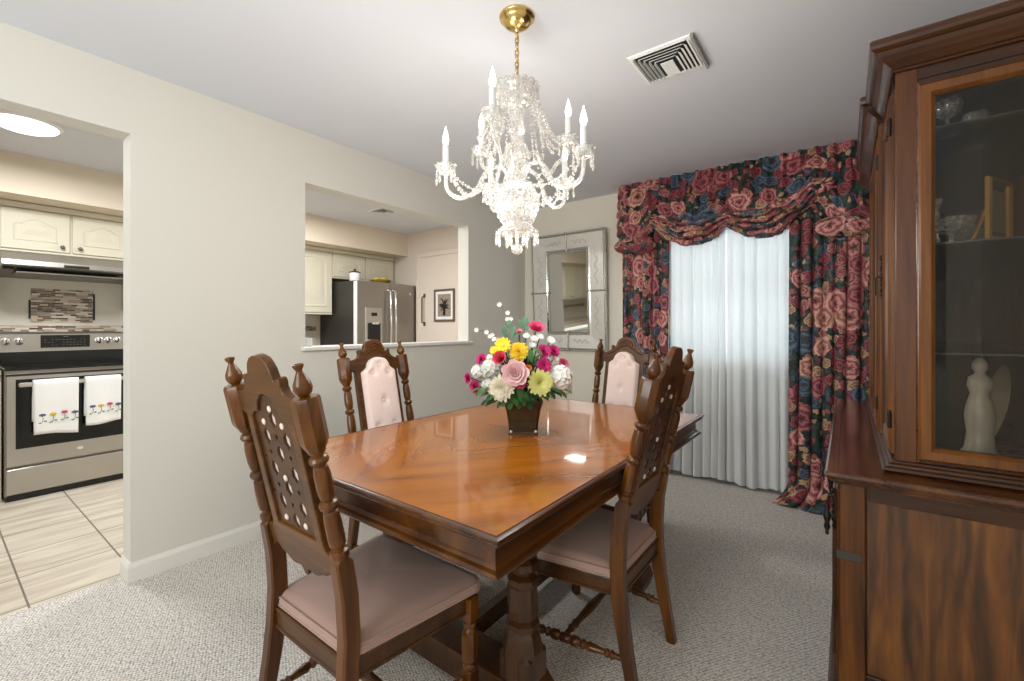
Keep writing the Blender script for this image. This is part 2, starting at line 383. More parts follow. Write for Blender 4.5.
def flat(outer, holes, depth, bevel=0, mat4=None):
    """filled 2-D outline (x,z) with holes, extruded along y; returns an MB"""
    cu = bpy.data.curves.new('tmp', 'CURVE'); cu.dimensions = '2D'; cu.fill_mode = 'BOTH'; cu.extrude = depth/2-bevel; cu.bevel_depth = bevel; cu.bevel_resolution = 2 if bevel else 0
    cu.offset = -bevel
    for loop in [outer]+holes:
        sp = cu.splines.new('POLY'); sp.points.add(len(loop)-1); sp.use_cyclic_u = True
        for p, q in zip(sp.points, loop): p.co = (q[0], q[1], 0, 1)
    o = bpy.data.objects.new('tmp', cu); me = o.to_mesh()
    b = MB(); R = Matrix.Rotation(pi/2, 4, 'X')
    if mat4 is not None: R = mat4 @ R
    b.add([v.co.copy() for v in me.vertices], [tuple(p.vertices) for p in me.polygons], R)
    o.to_mesh_clear(); bpy.data.objects.remove(o); bpy.data.curves.remove(cu); return b
def tag(o, label, cat, group=None):
    o['label'] = label; o['category'] = cat
    if group: o['group'] = group
    return o
def thing(name, label, cat, loc=(0, 0, 0), rz=0, group=None):
    o = bpy.data.objects.new(name, None); C.objects.link(o); o.empty_display_size = .1
    o.location = loc; o.rotation_euler = (0, 0, rz); return tag(o, label, cat, group)
def struct(o): o['kind'] = 'structure'; return o
def copy_tree(o, parent=None):
    c = o.copy(); C.objects.link(c)
    if parent is not None: c.parent = parent
    for ch in [x for x in o.children]: copy_tree(ch, c)
    return c
def frame_to(p, q):
    """matrix taking +Z axis to p->q, origin p"""
    p = Vector(p); d = (Vector(q)-p); r = d.to_track_quat('Z', 'Y').to_matrix().to_4x4(); r.translation = p; return r

# ================================================================== THE ROOM
XL, XW, YB = -2.72, -2.845, 3.846
KX, KY = -5.28, 3.90
XR = 0.60; YR = -3.1; HC = 2.44
struct(MB().box(-2.815, XR+.1, YR-.1, YB+.1, -.1, 0).build('floor', 'carpet'))
struct(MB().box(KX-.1, -2.8155, -2.5, KY+.1, -.1, -.002).build('floor_kitchen', 'tile'))
struct(MB().box(KX-.1, XR+.1, YR-.1, KY+.1, HC, HC+.1).build('ceiling', 'ceil'))
b = MB()
b.box(XW, XL, YR, -.35, 0, HC); b.box(XW, XL, -.35, .599, 2.13, HC); b.box(XW, XL, .599, 1.453, 0, HC)
b.box(XW, XL, 1.453, 2.96, 0, 1.062); b.box(XW, XL, 1.453, 2.96, 2.12, HC); b.box(XW, XL, 2.96, YB, 0, HC)
struct(b.build('wall_left', 'wall'))
b = MB(); wx0, wx1, wz0, wz1 = -1.40, -.08, .93, 2.12
b.box(XW, wx0, YB, YB+.12, 0, HC); b.box(wx1, XR, YB, YB+.12, 0, HC); b.box(wx0, wx1, YB, YB+.12, 0, wz0); b.box(wx0, wx1, YB, YB+.12, wz1, HC)
struct(b.build('wall_back', 'wallb'))
b = MB(); b.box(XR, XR+.1, YR, -2.4, 0, HC).box(XR, XR+.1, -1.1, YB+.12, 0, HC).box(XR, XR+.1, -2.4, -1.1, 0, .8).box(XR, XR+.1, -2.4, -1.1, 2.1, HC); struct(b.build('wall_right', 'wallb'))
b = MB(); b.box(XW, -2.2, YR-.1, YR, 0, HC).box(.2, XR, YR-.1, YR, 0, HC).box(-2.2, .2, YR-.1, YR, 0, .8).box(-2.2, .2, YR-.1, YR, 2.1, HC); struct(b.build('wall_rear', 'wallb'))
for nm, x0, x1, ax in (('added_window_side', -2.4, -1.1, 'Y'), ('added_window_rear', -2.2, .2, 'X')):  # unseen windows, added for the side and rear fill lights to shine through
    q = MB().sweep([(x0, .8), (x1, .8), (x1, 2.1), (x0, 2.1)], [(0, 0), (-.05, 0), (-.05, .05), (0, .05)], closed=True); g = MB().box(x0+.04, x1-.04, .84, 2.06, .022, .026)
    q.box((x0+x1)/2-.02, (x0+x1)/2+.02, .84, 2.06, .01, .04) if False else None
    f = (lambda x, y, z: (XR+.02+z, x, y)) if ax == 'Y' else (lambda x, y, z: (x, YR-.02-z, y))
    q.v = [f(*v) for v in q.v]; g.v = [f(v[0], v[1], v[2]) for v in [(x, y, z) for x, y, z in g.v]]
    w_ = struct(q.build(nm, 'trim')); g.build('window_pane', 'glass', w_)
struct(MB().box(KX-.1, KX, -2.5, KY, 0, HC).build('wall_kitchen_left', 'kwall'))
struct(MB().box(KX-.1, XW, KY, KY+.1, 0, HC).build('wall_kitchen_back', 'kwallp'))
struct(MB().box(KX-.1, XW, -2.5, -2.4, 0, HC).build('wall_kitchen_front', 'kwall'))
struct(MB().box(KX, -4.67, -2.4, KY, 2.15, HC).build('trim_2', 'kwall'))
# pass-through sill
prof = [(0, 0), (.028, 0), (.034, .006), (.034, .018), (.028, .024), (0, .024)]
b = MB(); b.box(XW-.03, XL+.034, 1.425, 2.99, 1.062, 1.086)
struct(b.build('trim_1', 'trim', bevel=.006))
# baseboards
bp = [(0, 0), (.014, 0), (.014, .07), (.009, .082), (.006, .09), (0, .09)]
struct(MB().sweep([(XL, YB), (XL, .599), (XW, .599)][::-1], [(-o, h) for o, h in bp] if False else bp).build('baseboard_left', 'trim'))
struct(MB().sweep([(XR, YB), (XL, YB)][::-1], bp).build('baseboard_back', 'trim'))
# window behind the sheers
win = struct(MB().sweep([(wx0, wz0), (wx1, wz0), (wx1, wz1), (wx0, wz1)], [(0, 0), (-.05, 0), (-.05, .05), (0, .05)], closed=True).build('window_1', 'trim'))
for v in win.data.vertices: v.co = (v.co.x, YB+.03+v.co.z, v.co.y)
MB().box(wx0+.04, wx1-.04, YB+.04, YB+.08, 1.50, 1.545).build('window_rail', 'trim', win)
MB().box(wx0+.04, wx1-.04, YB+.055, YB+.06, wz0+.04, wz1-.04).build('window_pane', 'glass', win)
MB().box(wx0-.03, wx1+.03, YB-.05, YB+.03, wz0-.03, wz0).build('window_sill', 'trim', win)

# ---- kitchen end door panel with its casing
d = struct(MB().box(-4.40, -3.2, KY-.03, KY-.002, 0, 2.10).build('door_1', 'kwallp'))
MB().box(-4.46, -4.40, KY-.045, KY-.002, 0, 2.16).build('door_casing', 'kwallp', d, bevel=.008)
MB().box(-4.40, -3.2, KY-.045, KY-.002, 2.10, 2.16).build('door_casing', 'kwallp', d, bevel=.008)
hb = MB().tube([(-4.31, KY-.03, 1.25), (-4.31, KY-.075, 1.27), (-4.31, KY-.075, 1.59), (-4.31, KY-.03, 1.61)], .009)
hb.cbox(-4.33, -4.29, KY-.036, KY-.03, 1.225, 1.275, .002).cbox(-4.33, -4.29, KY-.036, KY-.03, 1.585, 1.635, .002)
hb.build('door_handle', 'knob', d, smooth=40)

# ---- framed picture
pf = thing('framed_picture', 'brown framed black and white tree picture with white mat hung on the kitchen end wall', 'picture', (-3.945, KY-.035, 1.477))
def rectframe(w, h, prof, y=0):
    b = MB().sweep([(-w/2, -h/2), (w/2, -h/2), (w/2, h/2), (-w/2, h/2)], prof, closed=True)
    b.v = [(x, y-z, yy) for x, yy, z in b.v]; return b
rectframe(.30, .345, [(0, 0), (.025, 0), (.027, .012), (.02, .02), (.004, .016), (0, .01)]).build('frame', M['silverleaf'] if False else plain('brown_frame', '6d5748', .4, noise=.1), pf)
rectframe(.225, .275, [(0, 0), (.04, 0), (.04, .006), (0, .006)]).build('mat_board', 'paper', pf)
MB().box(-.114, .114, -.005, 0, -.14, .14).build('print', plain('print_paper', '9d8a78', .7, noise=.45, nscale=26), pf)
random.seed(4)
b = MB(); b.tube([(0, -.007, -.12), (.004, -.007, -.06), (-.004, -.007, 0)], [.02, .016, .012], 6)
for k in range(34):
    a = random.uniform(-.2, pi+.2); L = random.uniform(.05, .11); z0 = random.uniform(-.06, .01)
    b.tube([(0, -.007, z0), (cos(a)*L*.5, -.007, z0+sin(a)*L*.6+.01), (cos(a)*L, -.007, z0+sin(a)*L)], [.007, .006, .003], 5)
b.build('drawn_tree', 'rubber', pf)

# ================================================================== KITCHEN CABINETS
def cab_door(parent, y0, y1, z0, z1, x, arch=True, knob=None):
    """a cream raised-panel door on the plane x, facing +X"""
    d = MB().box(x, x+.018, y0, y1, z0, z1).build('door', 'cab', parent, bevel=.003)
    w = (y1-y0); h = z1-z0; m = min(.065, w*.2); a = min(.05, h*.16)
    pts = [(y0+m, z0+m), (y1-m, z0+m), (y1-m, z1-m-a)]
    if arch:
        for k in range(1, 8): s = k/8; pts.append((y1-m-(w-2*m)*s, z1-m-a+a*sin(pi*min(1, max(0, (s-.12)/.76)))))
        pts.append((y0+m, z1-m-a))
    else: pts = [(y0+m, z0+m), (y1-m, z0+m), (y1-m, z1-m), (y0+m, z1-m)]
    p = MB(); n = len(pts); cy = sum(q[0] for q in pts)/n; cz = sum(q[1] for q in pts)/n
    def ins(q, k): return (q[0]+(cy-q[0])*k/ max(w, .1), q[1]+(cz-q[1])*k/max(h, .1))
    for xx, k in ((x+.017, 0), (x+.0235, .004), (x+.0235, .015), (x+.0195, .022), (x+.0195, .055), (x+.0245, .11)):
        p.v += [(xx, *ins(q, k*2)) for q in pts]
    for r in range(5):
        for k in range(n): p.f.append((r*n+k, r*n+(k+1) % n, (r+1)*n+(k+1) % n, (r+1)*n+k))
    p.f.append(tuple(range(5*n, 6*n)))
    p.build('raised_panel', 'cab', d)
    if knob:
        MB().lathe([(.004, 0), (.005, .012), (.014, .018), (.015, .024), (.008, .03), (0.001, .031)], 12, Matrix.Translation((x+.018, knob[0], knob[1])) @ Matrix.Rotation(pi/2, 4, 'Y')).build('knob', 'knob', d, smooth=50)
def upper(label, y0, y1, z0, z1=2.148, doors=2, knobs=True, x=-4.95):
    t = thing('wall_cabinet', label, 'cabinet', (0, 0, 0))
    MB().box(KX+.002, x, y0, y1, z0, z1).build('body', 'cab', t)
    MB().box(x-.004, x+.022, y0, y1, z1-.045, z1-.001).build('top_rail', 'cab', t, bevel=.006)
    MB().box(x-.004, x+.012, y0, y1, z0, z0+.016).build('bottom_rail', 'cab', t, bevel=.003)
    w = (y1-y0)/doors
    for k in range(doors):
        a, c = y0+k*w, y0+(k+1)*w; g = .008
        ky = (c-.05 if k % 2 == 0 else a+.05)
        cab_door(t, a+g, c-g, z0+.022, z1-.05, x, True, (ky, z0+.06) if knobs else None)
    return t
upper('short cream arched-panel cabinet fixed above the steel range hood', .34, 1.10, 1.775)
upper('cream wall cabinet run left of the range hood, seen in the mirror', -.80, .338, 1.36, doors=3)
upper('far cream wall cabinet run toward the front kitchen wall, seen in the mirror', -2.39, -.802, 1.36, doors=4)
upper('tall cream wall cabinet right of the range hood', 1.102, 1.90, 1.36)
upper('tall cream wall cabinet left of the refrigerator above the paper towels', 1.902, 2.972, 1.36, doors=2)
upper('short cream cabinet over the refrigerator with arched panels', 2.974, 3.88, 1.80, doors=2, knobs=False)
def lower(label, y0, y1, doors):
    t = thing('base_cabinet', label, 'cabinet')
    MB().box(KX+.002, -4.68, y0, y1, .0, .87).build('body', 'cab', t)
    w = (y1-y0)/doors
    for k in range(doors):
        cab_door(t, y0+k*w+.008, y0+(k+1)*w-.008, .12, .68, -4.68, False, (y0+k*w+.06, .62))
        dr = MB().box(-4.68, -4.662, y0+k*w+.008, y0+(k+1)*w-.008, .70, .85).build('drawer', 'cab', t, bevel=.004)
        MB().ball((-4.645, y0+(k+.5)*w, .775), .014).build('knob', 'knob', dr, smooth=60)
    return t
lower('cream base cabinets left of the stainless range', -2.39, .335, 4)
lower('cream base cabinets between the range and the refrigerator', 1.105, 2.95, 4)
for y0, y1, l in ((-2.39, .335, 'speckled kitchen worktop left of the stainless range'), (1.105, 2.95, 'speckled kitchen worktop between range and refrigerator')):
    tag(MB().box(KX+.002, -4.655, y0, y1, .872, .91).build('countertop', 'counter', bevel=.006), l, 'worktop')
# backsplash tiles and mosaic
bs = thing('tile_backsplash', 'pale tiled backsplash with brown mosaic panel and strip behind the range', 'backsplash')
MB().box(KX+.0005, KX+.006, -2.39, 2.95, .912, 1.36).build('field_tile', 'walltile', bs)
MB().box(KX+.0005, KX+.006, .345, 1.095, 1.36, 1.60).build('field_tile', 'walltile', bs)
MB().box(KX+.006, KX+.011, -2.39, 2.95, 1.165, 1.222).build('mosaic_strip', 'mosaic', bs)
MB().box(KX+.006, KX+.012, .535, .905, 1.25, 1.525).build('mosaic_panel', 'mosaic', bs)
MB().box(KX+.006, KX+.015, .522, .533, 1.28, 1.43).box(KX+.006, KX+.015, .907, .918, 1.27, 1.50).build('dark_edge_tile', 'rubber', bs)
# hood
h = thing('range_hood', 'slim stainless range hood under the short cream cabinet', 'range hood')
b = MB(); y0, y1 = .345, 1.095
pr = [(KX+.012, 1.772), (-4.925, 1.772), (-4.80, 1.70), (-4.79, 1.665), (-4.80, 1.655), (KX+.012, 1.60)]
b.v = [(x, y, z) for y in (y0, y1) for x, z in pr]; n = len(pr)
b.f = [tuple(range(n)), tuple(range(2*n-1, n-1, -1))]+[(k, (k+1) % n, n+(k+1) % n, n+k) for k in range(n)]
b.build('body', 'hoodsteel', h)
MB().box(-4.815, -4.775, .66, .80, 1.672, 1.684).build('vent_slot', 'rubber', h)
MB().box(-5.15, -4.85, .42, 1.02, 1.612, 1.622, Matrix.Rotation(0, 4, 'X')).build('filter', 'hoodsteel', h)
for yy in (.38, 1.04): MB().lathe([(.03, 0), (.03, .012), (.02, .018)], 14, Matrix.Translation((-4.86, yy, 1.632))).build('hood_lamp', 'rubber', h)

# ================================================================== RANGE
r = thing('kitchen_range', 'stainless electric range with black oven window and towels on its handle', 'stove', (0, 0, 0))
y0, y1 = .345, 1.095; xf = -4.64
MB().box(KX+.02, xf, y0, y1, .03, .905).build('body', 'dsteel', r)
MB().cbox(KX+.02, xf+.015, y0, y1, .905, .922, .004).build('cooktop', 'black', r)
b = MB(); pr = [(KX+.02, .922), (-5.13, .922), (-5.15, 1.02), (-5.15, 1.155), (-5.17, 1.17), (KX+.02, 1.17)]; n = len(pr)
b.v = [(x, y, z) for y in (y0, y1) for x, z in pr]
b.f = [tuple(range(n)), tuple(range(2*n-1, n-1, -1))]+[(k, (k+1) % n, n+(k+1) % n, n+k) for k in range(n)]
bg = b.build('backguard', 'steel', r)
MB().box(-5.15, -5.118, y0+.003, y1-.003, .923, 1.018).build('lower_black_panel', 'black', bg)
ds = MB().cbox(-5.152, -5.143, .575, .865, 1.045, 1.145, .002).build('control_display', 'black', bg)
b = MB(); random.seed(2)
for k in range(3):
    for q in range(12):
        if random.random() < .75: b.box(-5.143, -5.1422, .595+q*.021, .595+q*.021+.011, 1.062+k*.022, 1.067+k*.022)
b.box(-5.143, -5.1422, .705, .735, 1.13, 1.136)
b.build('display_marks', 'knob', ds)
for yy in (.39, .46, .925, .985, 1.045):
    k = MB().lathe([(.030, 0), (.030, .004), (.022, .006), (.020, .03), (.012, .034)], 18, Matrix.Translation((-5.15, yy, 1.10)) @ Matrix.Rotation(pi/2, 4, 'Y')).build('knob', 'chrome', bg, smooth=40)
    MB().box(-5.118, -5.112, yy-.003, yy+.003, 1.085, 1.118).build('pointer', 'rubber', k)
od = MB().cbox(xf, xf+.035, y0+.004, y1-.004, .24, .885, .006).build('oven_door', 'steel', r)
MB().cbox(xf+.03, xf+.038, y0+.05, y1-.05, .36, .845, .003).build('oven_window', 'black', od)
MB().box(xf+.036, xf+.037, y0+.004, y1-.004, .868, .884).build('door_top_trim', 'rubber', od)
b = MB().cbox(xf+.075, xf+.095, y0+.06, y1-.06, .795, .825, .006)
b.cbox(xf+.03, xf+.08, y0+.06, y0+.085, .80, .82, .004).cbox(xf+.03, xf+.08, y1-.085, y1-.06, .80, .82, .004)
b.build('handle', 'chrome', od)
MB().lathe([(.012, 0), (.012, .002), (.009, .0025)], 16, Matrix.Translation((xf+.035, .72, .305)) @ Matrix.Rotation(pi/2, 4, 'Y') @ Matrix.Diagonal((1, 1.5, 1, 1))).build('round_badge', 'white', od)
dw = MB().cbox(xf, xf+.03, y0+.004, y1-.004, .045, .225, .006).build('storage_drawer', 'steel', r)
MB().box(xf-.02, xf+.012, y0+.01, y1-.01, .0, .045).build('toe_kick', 'rubber', r)
# towels
def towel(label, ya, yb, zb, seed):
    t = thing('kitchen_towel', label, 'towel', (xf+.087, (ya+yb)/2, .825))
    w = yb-ya; random.seed(seed)
    def f(u, v):
        y = (u-.5)*w*(1-.05*v); s = v*2-1
        # v: 0 back bottom .. .4 top .. 1 front bottom
        if v < .35: x = -.018; z = -(.35-v)/.35*.28
        elif v < .45: a = (v-.35)/.10*pi; x = -.018*cos(a); z = .018*sin(a)-.004
        else: x = .018+.004*sin(u*9+seed)*(v-.45); z = -(v-.45)/.55*(.825-zb)
        if v > .9: z += .012*sin(u*3.1+seed)
        return (x+.003*sin(u*7), y, z)
    MB().grid(16, 30, f).build('cloth', 'paper', t, smooth=180, solid=.004)
    for k, (fy, c) in enumerate(((.18, '6a5a86'), (.42, 'd8b52a'), (.68, 'c93a6a'), (.93, '5e5a78'))):
        yc = (fy-.5)*w*.93; zc = -(.825-zb)*.62+.008*(k == 2); m = plain('towel_print_%s' % c, c, .9, noise=.05)
        fl = MB()
        for q in range(7):
            a = q/7*2*pi; fl.ball((.0235, yc+cos(a)*.012, zc+sin(a)*.006), .0068, 6, 4, (.12, 1.2, .7))
        fl.ball((.024, yc, zc), .006, 6, 4, (.2, 1, .7))
        fo = fl.build('embroidered_flower', m, t)
        st = MB().tube([(.0235, yc, zc-.008), (.0235, yc+.004, zc-.03), (.0235, yc-.004, zc-.055)], .0014, 4)
        st.ball((.0235, yc+.014, zc-.045), .008, 6, 4, (.1, 1.3, .6)).ball((.0235, yc-.012, zc-.055), .007, 6, 4, (.1, 1.3, .6))
        st.build('stem', plain('towel_green', '4a7a3a', .9, noise=.05) if k == 0 else bpy.data.materials['towel_green'], fo)
    return t
G = 'flowered towels hanging on the oven handle'
a = towel('wider white flowered towel hanging left on the oven handle', .468, .705, .445, 1); a['group'] = G
a = towel('narrower white flowered towel hanging right on the oven handle', .735, .945, .485, 4); a['group'] = G

# ================================================================== REFRIGERATOR
f = thing('refrigerator', 'dark stainless french-door refrigerator with water dispenser at the kitchen end wall', 'refrigerator')
MB().cbox(KX+.02, -4.53, 3.0, 3.87, .02, 1.75, .006).build('cabinet', 'fridgeside', f)
def fdoor(y0, y1, z0, z1):
    b = MB()
    def fn(u, v):
        y = y0+(y1-y0)*u; bulge = .035*(1-((y-3.435)/.44)**2)
        return (-4.48+bulge, y, z0+(z1-z0)*v)
    n = 12; b.grid(n, 1, fn)
    o = len(b.v)
    b.v += [(-4.535, y0+(y1-y0)*i/n, z) for i in range(n+1) for z in (z0, z1)]
    for i in range(n):
        a = 2*i; b.f += [(a, a+2, o+a+2, o+a), (a+1, o+a+1, o+a+3, a+3), (o+a, o+a+2, o+a+3, o+a+1)]
    b.f += [(0, o, o+1, 1), (2*n, 2*n+1, o+2*n+1, o+2*n)]; return b
dl = fdoor(3.004, 3.433, .72, 1.745).build('door', 'dsteel', f)
dr = fdoor(3.439, 3.866, .72, 1.745).build('door', 'dsteel', f)
MB().box(-4.538, -4.478, 2.996, 3.0035, .06, 1.74).build('door_edge', 'white', f)
fz = fdoor(3.004, 3.866, .06, .71).build('freezer_drawer', 'dsteel', f)
for dd, yy in ((dl, 3.40), (dr, 3.472)):
    MB().tube([(-4.45, yy, 1.66), (-4.385, yy, 1.64), (-4.375, yy, 1.3), (-4.385, yy, .86), (-4.45, yy, .84)], .014, 10).build('handle', 'chrome', dd, smooth=60)
MB().tube([(-4.45, 3.1, .62), (-4.39, 3.12, .62), (-4.385, 3.43, .62), (-4.39, 3.75, .62), (-4.45, 3.77, .62)], .014, 10).build('handle', 'chrome', fz, smooth=60)
dp = MB().cbox(-4.475, -4.44, 3.09, 3.32, 1.0, 1.44, .004).build('dispenser', 'steel', dl)
MB().box(-4.442, -4.434, 3.12, 3.29, 1.0, 1.26).build('dispenser_recess', 'rubber', dp)
MB().box(-4.442, -4.43, 3.17, 3.24, 1.34, 1.38).build('dispenser_display', 'black', dp)
MB().cbox(-4.436, -4.40, 3.16, 3.25, 1.24, 1.27, .004).build('spout', 'chrome', dp)
MB().lathe([(.016, 0), (.016, .003), (.012, .004)], 16, Matrix.Translation((-4.463, 3.76, 1.63)) @ Matrix.Rotation(pi/2, 4, 'Y')).build('round_badge', 'chrome', dr)
tag(MB().box(KX+.002, -4.56, 2.974, 2.992, 0, 1.798).build('end_panel', 'cab'), 'cream upright panel against the refrigerator side', 'panel') if False else None
# things on the refrigerator
t = thing('canister', 'white lidded canister standing on top of the refrigerator', 'canister', (-4.70, 3.12, 1.75))
MB().lathe([(.055, 0), (.062, .01), (.062, .10), (.058, .108)], 20).build('body', 'white', t, smooth=40)
MB().lathe([(.065, .108), (.065, .118), (.03, .128), (.012, .13), (.012, .14), (.016, .15), (.001, .156)], 20).build('lid', 'rubber', t, smooth=40)
t = thing('fruit_basket', 'low basket of yellow fruit on top of the refrigerator', 'basket', (-4.66, 3.46, 1.75))
MB().lathe([(.09, 0), (.12, .03), (.13, .045), (.12, .042), (.08, .008)], 20).build('basket_rim', plain('wicker', 'a08038', .7, noise=.2, nscale=80), t, smooth=60)
t2 = M['yellowfruit'] = plain('yellow_fruit', 'd8c02c', .45, noise=.08)
for k, (dx, dy) in enumerate(((.0, -.06), (.04, .01), (-.02, .07))):
    pts = [(-4.66+dx-.01, 3.46+dy-.05, 1.79), (-4.66+dx+.02, 3.46+dy-.02, 1.805), (-4.66+dx+.02, 3.46+dy+.02, 1.805), (-4.66+dx-.01, 3.46+dy+.05, 1.79)]
    o = MB().tube(pts, [.008, .019, .019, .007], 8).build('banana', 'yellowfruit', smooth=60)
    tag(o, ['yellow banana nearest the canister in the refrigerator-top basket', 'yellow banana at the middle of the refrigerator-top basket', 'yellow banana at the far side of the refrigerator-top basket'][k], 'banana', 'bananas on the refrigerator')
# paper towel and box near the sill
t = thing('paper_towel_holder', 'upright white paper towel roll on the kitchen counter behind the pass-through sill', 'paper towels', (-4.95, 2.54, .91))
MB().lathe([(.08, 0), (.08, .012), (.07, .016)], 20).build('base', 'chrome', t, smooth=40)
MB().lathe([(.02, .017), (.062, .017), (.064, .02), (.064, .39), (.062, .394), (.02, .394)], 24).build('paper_roll', 'paper', t, smooth=40)
MB().lathe([(.008, .016), (.008, .41), (.014, .415), (.012, .43), (.001, .436)], 12).build('rod', 'chrome', t, smooth=40)
t = thing('sill_box', 'small white box standing on the left end of the pass-through sill', 'box', (-2.80, 1.506, 1.086))
MB().cbox(-.03, .03, -.022, .022, 0, .045, .003).build('body', 'white', t)
MB().cbox(-.031, .031, -.023, .023, .045, .053, .002).build('lid', 'white', t)
# kitchen ceiling lamp, kitchen vent
t = thing('ceiling_lamp', 'round white flush ceiling lamp lit in the kitchen', 'lamp', (-3.9, .37, HC))
MB().lathe([(.165, 0), (.165, -.02), (.150, -.03), (.145, -.03)], 32).build('rim', 'white', t, smooth=40)
MB().lathe([(.148, -.028), (.14, -.04), (.11, -.052), (.05, -.058), (.001, -.059)], 32).build('diffuser', 'lampdisc', t, smooth=60)
def vent(label, x0, x1, y0, y1, lip=False):
    t = thing('ceiling_vent', label, 'vent', ((x0+x1)/2, (y0+y1)/2, HC))
    w, l = (x1-x0)/2, (y1-y0)/2
    MB().sweep([(-w+.02, -l+.02), (w-.02, -l+.02), (w-.02, l-.02), (-w+.02, l-.02)], [(0, -.001), (0, -.008), (.016, -.006), (.02, -.001)], closed=True).build('frame', 'white', t)
    MB().box(-w+.019, w-.019, -l+.019, l-.019, -.0015, -.0005).build('duct_opening', 'rubber', t)
    if lip: MB().box(w+.002, w+.012, -l, l, -.022, -.001).build('damper_lip', plain('grey_damper', '8f8c88', .5, noise=.03), t)
    W2, L2 = w-.022, l-.022
    def slat(p, q, d):
        b = MB(); p = Vector(p); q = Vector(q); d = Vector(d)
        b.v = [tuple(x) for x in (p+Vector((0, 0, -.002)), q+Vector((0, 0, -.002)), q+d*.013+Vector((0, 0, -.013)), p+d*.013+Vector((0, 0, -.013)))]
        b.f = [(0, 1, 2, 3)]; b.build('slat', 'white', t, solid=.0016)
    for k in range(5):
        ins = .002+k*W2*.15; y = -L2+.004+k*.021
        slat((-W2+ins, y, 0), (W2-ins, y, 0), (0, -1, 0))
        slat((-W2+ins, y+.004, 0), (-W2+ins, L2, 0), (-.35, 0, 0))
        slat((W2-ins, y+.004, 0), (W2-ins, L2, 0), (1, 0, 0))
    MB().box(-W2*.24, W2*.24, -L2+.112, L2, -.010, -.004).build('centre_plate', 'white', t)
    return t
vent('white louvred air vent in the dining ceiling right of the chandelier', -.805, -.525, 1.935, 2.215, True)
vent('small white louvred air vent in the kitchen ceiling beyond the pass-through', -4.05, -3.80, 2.84, 3.04)

# ================================================================== DINING TABLE
TX, TY = -1.142, 1.58; tw, tl = .555, .85
T = thing('dining_table', 'honey brown veneered dining table on trestle columns at the room centre', 'table', (TX, TY, 0))
edge = [(0, .735), (.004, .735), (.010, .739), (.012, .743), (.010, .747), (.014, .749), (.018, .753), (.0165, .7575), (.012, .7595), (.006, .7598), (.003, .758), (.0005, .7596), (.0002, .7596)]
for s in (-1, 1):
    b = MB(); w = tw-.018; l = tl-.018
    y0 = .0008 if s > 0 else -.0008
    path = [(-w, y0), (-w, s*l), (w, s*l), (w, y0)]
    if s > 0: path = path[::-1]
    # outward must be right-hand of travel
    ya, yb = sorted((y0, s*l)); b.box(-w, w, ya, yb, .736, .7598)
    b.build('table_leaf', 'tabletop', T)
w = tw-.018; l = tl-.018
MB().sweep([(-w, -l), (w, -l), (w, l), (-w, l)], edge, closed=True).build('edge_moulding', 'tabledy', T)
ap = [(-.02, .0), (.0, .0), (.014, .004), (.017, .010), (.013, .016), (.004, .020), (0, .026), (-.004, .030), (-.004, .079), (-.02, .079)]
b = MB(); w = tw-.030; l = tl-.030
b.sweep([(-w, -l), (w, -l), (w, l), (-w, l)], ap, closed=True, z=.657)
b.build('apron', 'tabledy', T)
MB().box(-w+.02, w-.02, -l+.02, l-.02, .70, .734).build('underframe', 'tabledy', T)
col = [(.052, .66), (.052, .63), (.040, .625), (.036, .61), (.050, .60), (.056, .57), (.056, .52), (.048, .50), (.036, .485), (.052, .475), (.054, .455), (.036, .445), (.034, .435), (.052, .425), (.053, .41), (.046, .395), (.050, .33), (.048, .30), (.040, .295), (.054, .285), (.055, .27), (.046, .262), (.056, .245), (.066, .20), (.066, .118)]
for sy in (-.43, .43):
    for sx in (-.32, .32):
        # octagonal turned column with square plinth
        o = MB().lathe(col[::-1], 8, Matrix.Translation((sx, sy, 0)), phase=pi/8).build('column', 'tleg', T)
        MB().cbox(sx-.058, sx+.058, sy-.058, sy+.058, .10, .20, .012).build('plinth', 'tleg', o)
    out = [(-.40, 0), (-.27, 0), (-.25, .02), (.25, .02), (.27, 0), (.40, 0), (.415, .05), (.40, .085), (.37, .115), (-.37, .115), (-.40, .085), (-.415, .05)]
    bb = flat(out, [], .13, .006); bb.v = [(x, y+sy, z) for x, y, z in bb.v]
    bb.build('trestle_foot', 'tleg', T)
    MB().cbox(-.40, .40, sy-.05, sy+.05, .655, .70, .004).build('bearer', 'tleg', T)
MB().cbox(-.025, .025, -.37, .37, .03, .10, .006).build('stretcher', 'tleg', T)
MB().cbox(-.30, .30, -.40, -.36, .13, .25, .006).build('cross_panel', 'tleg', T) if False else None

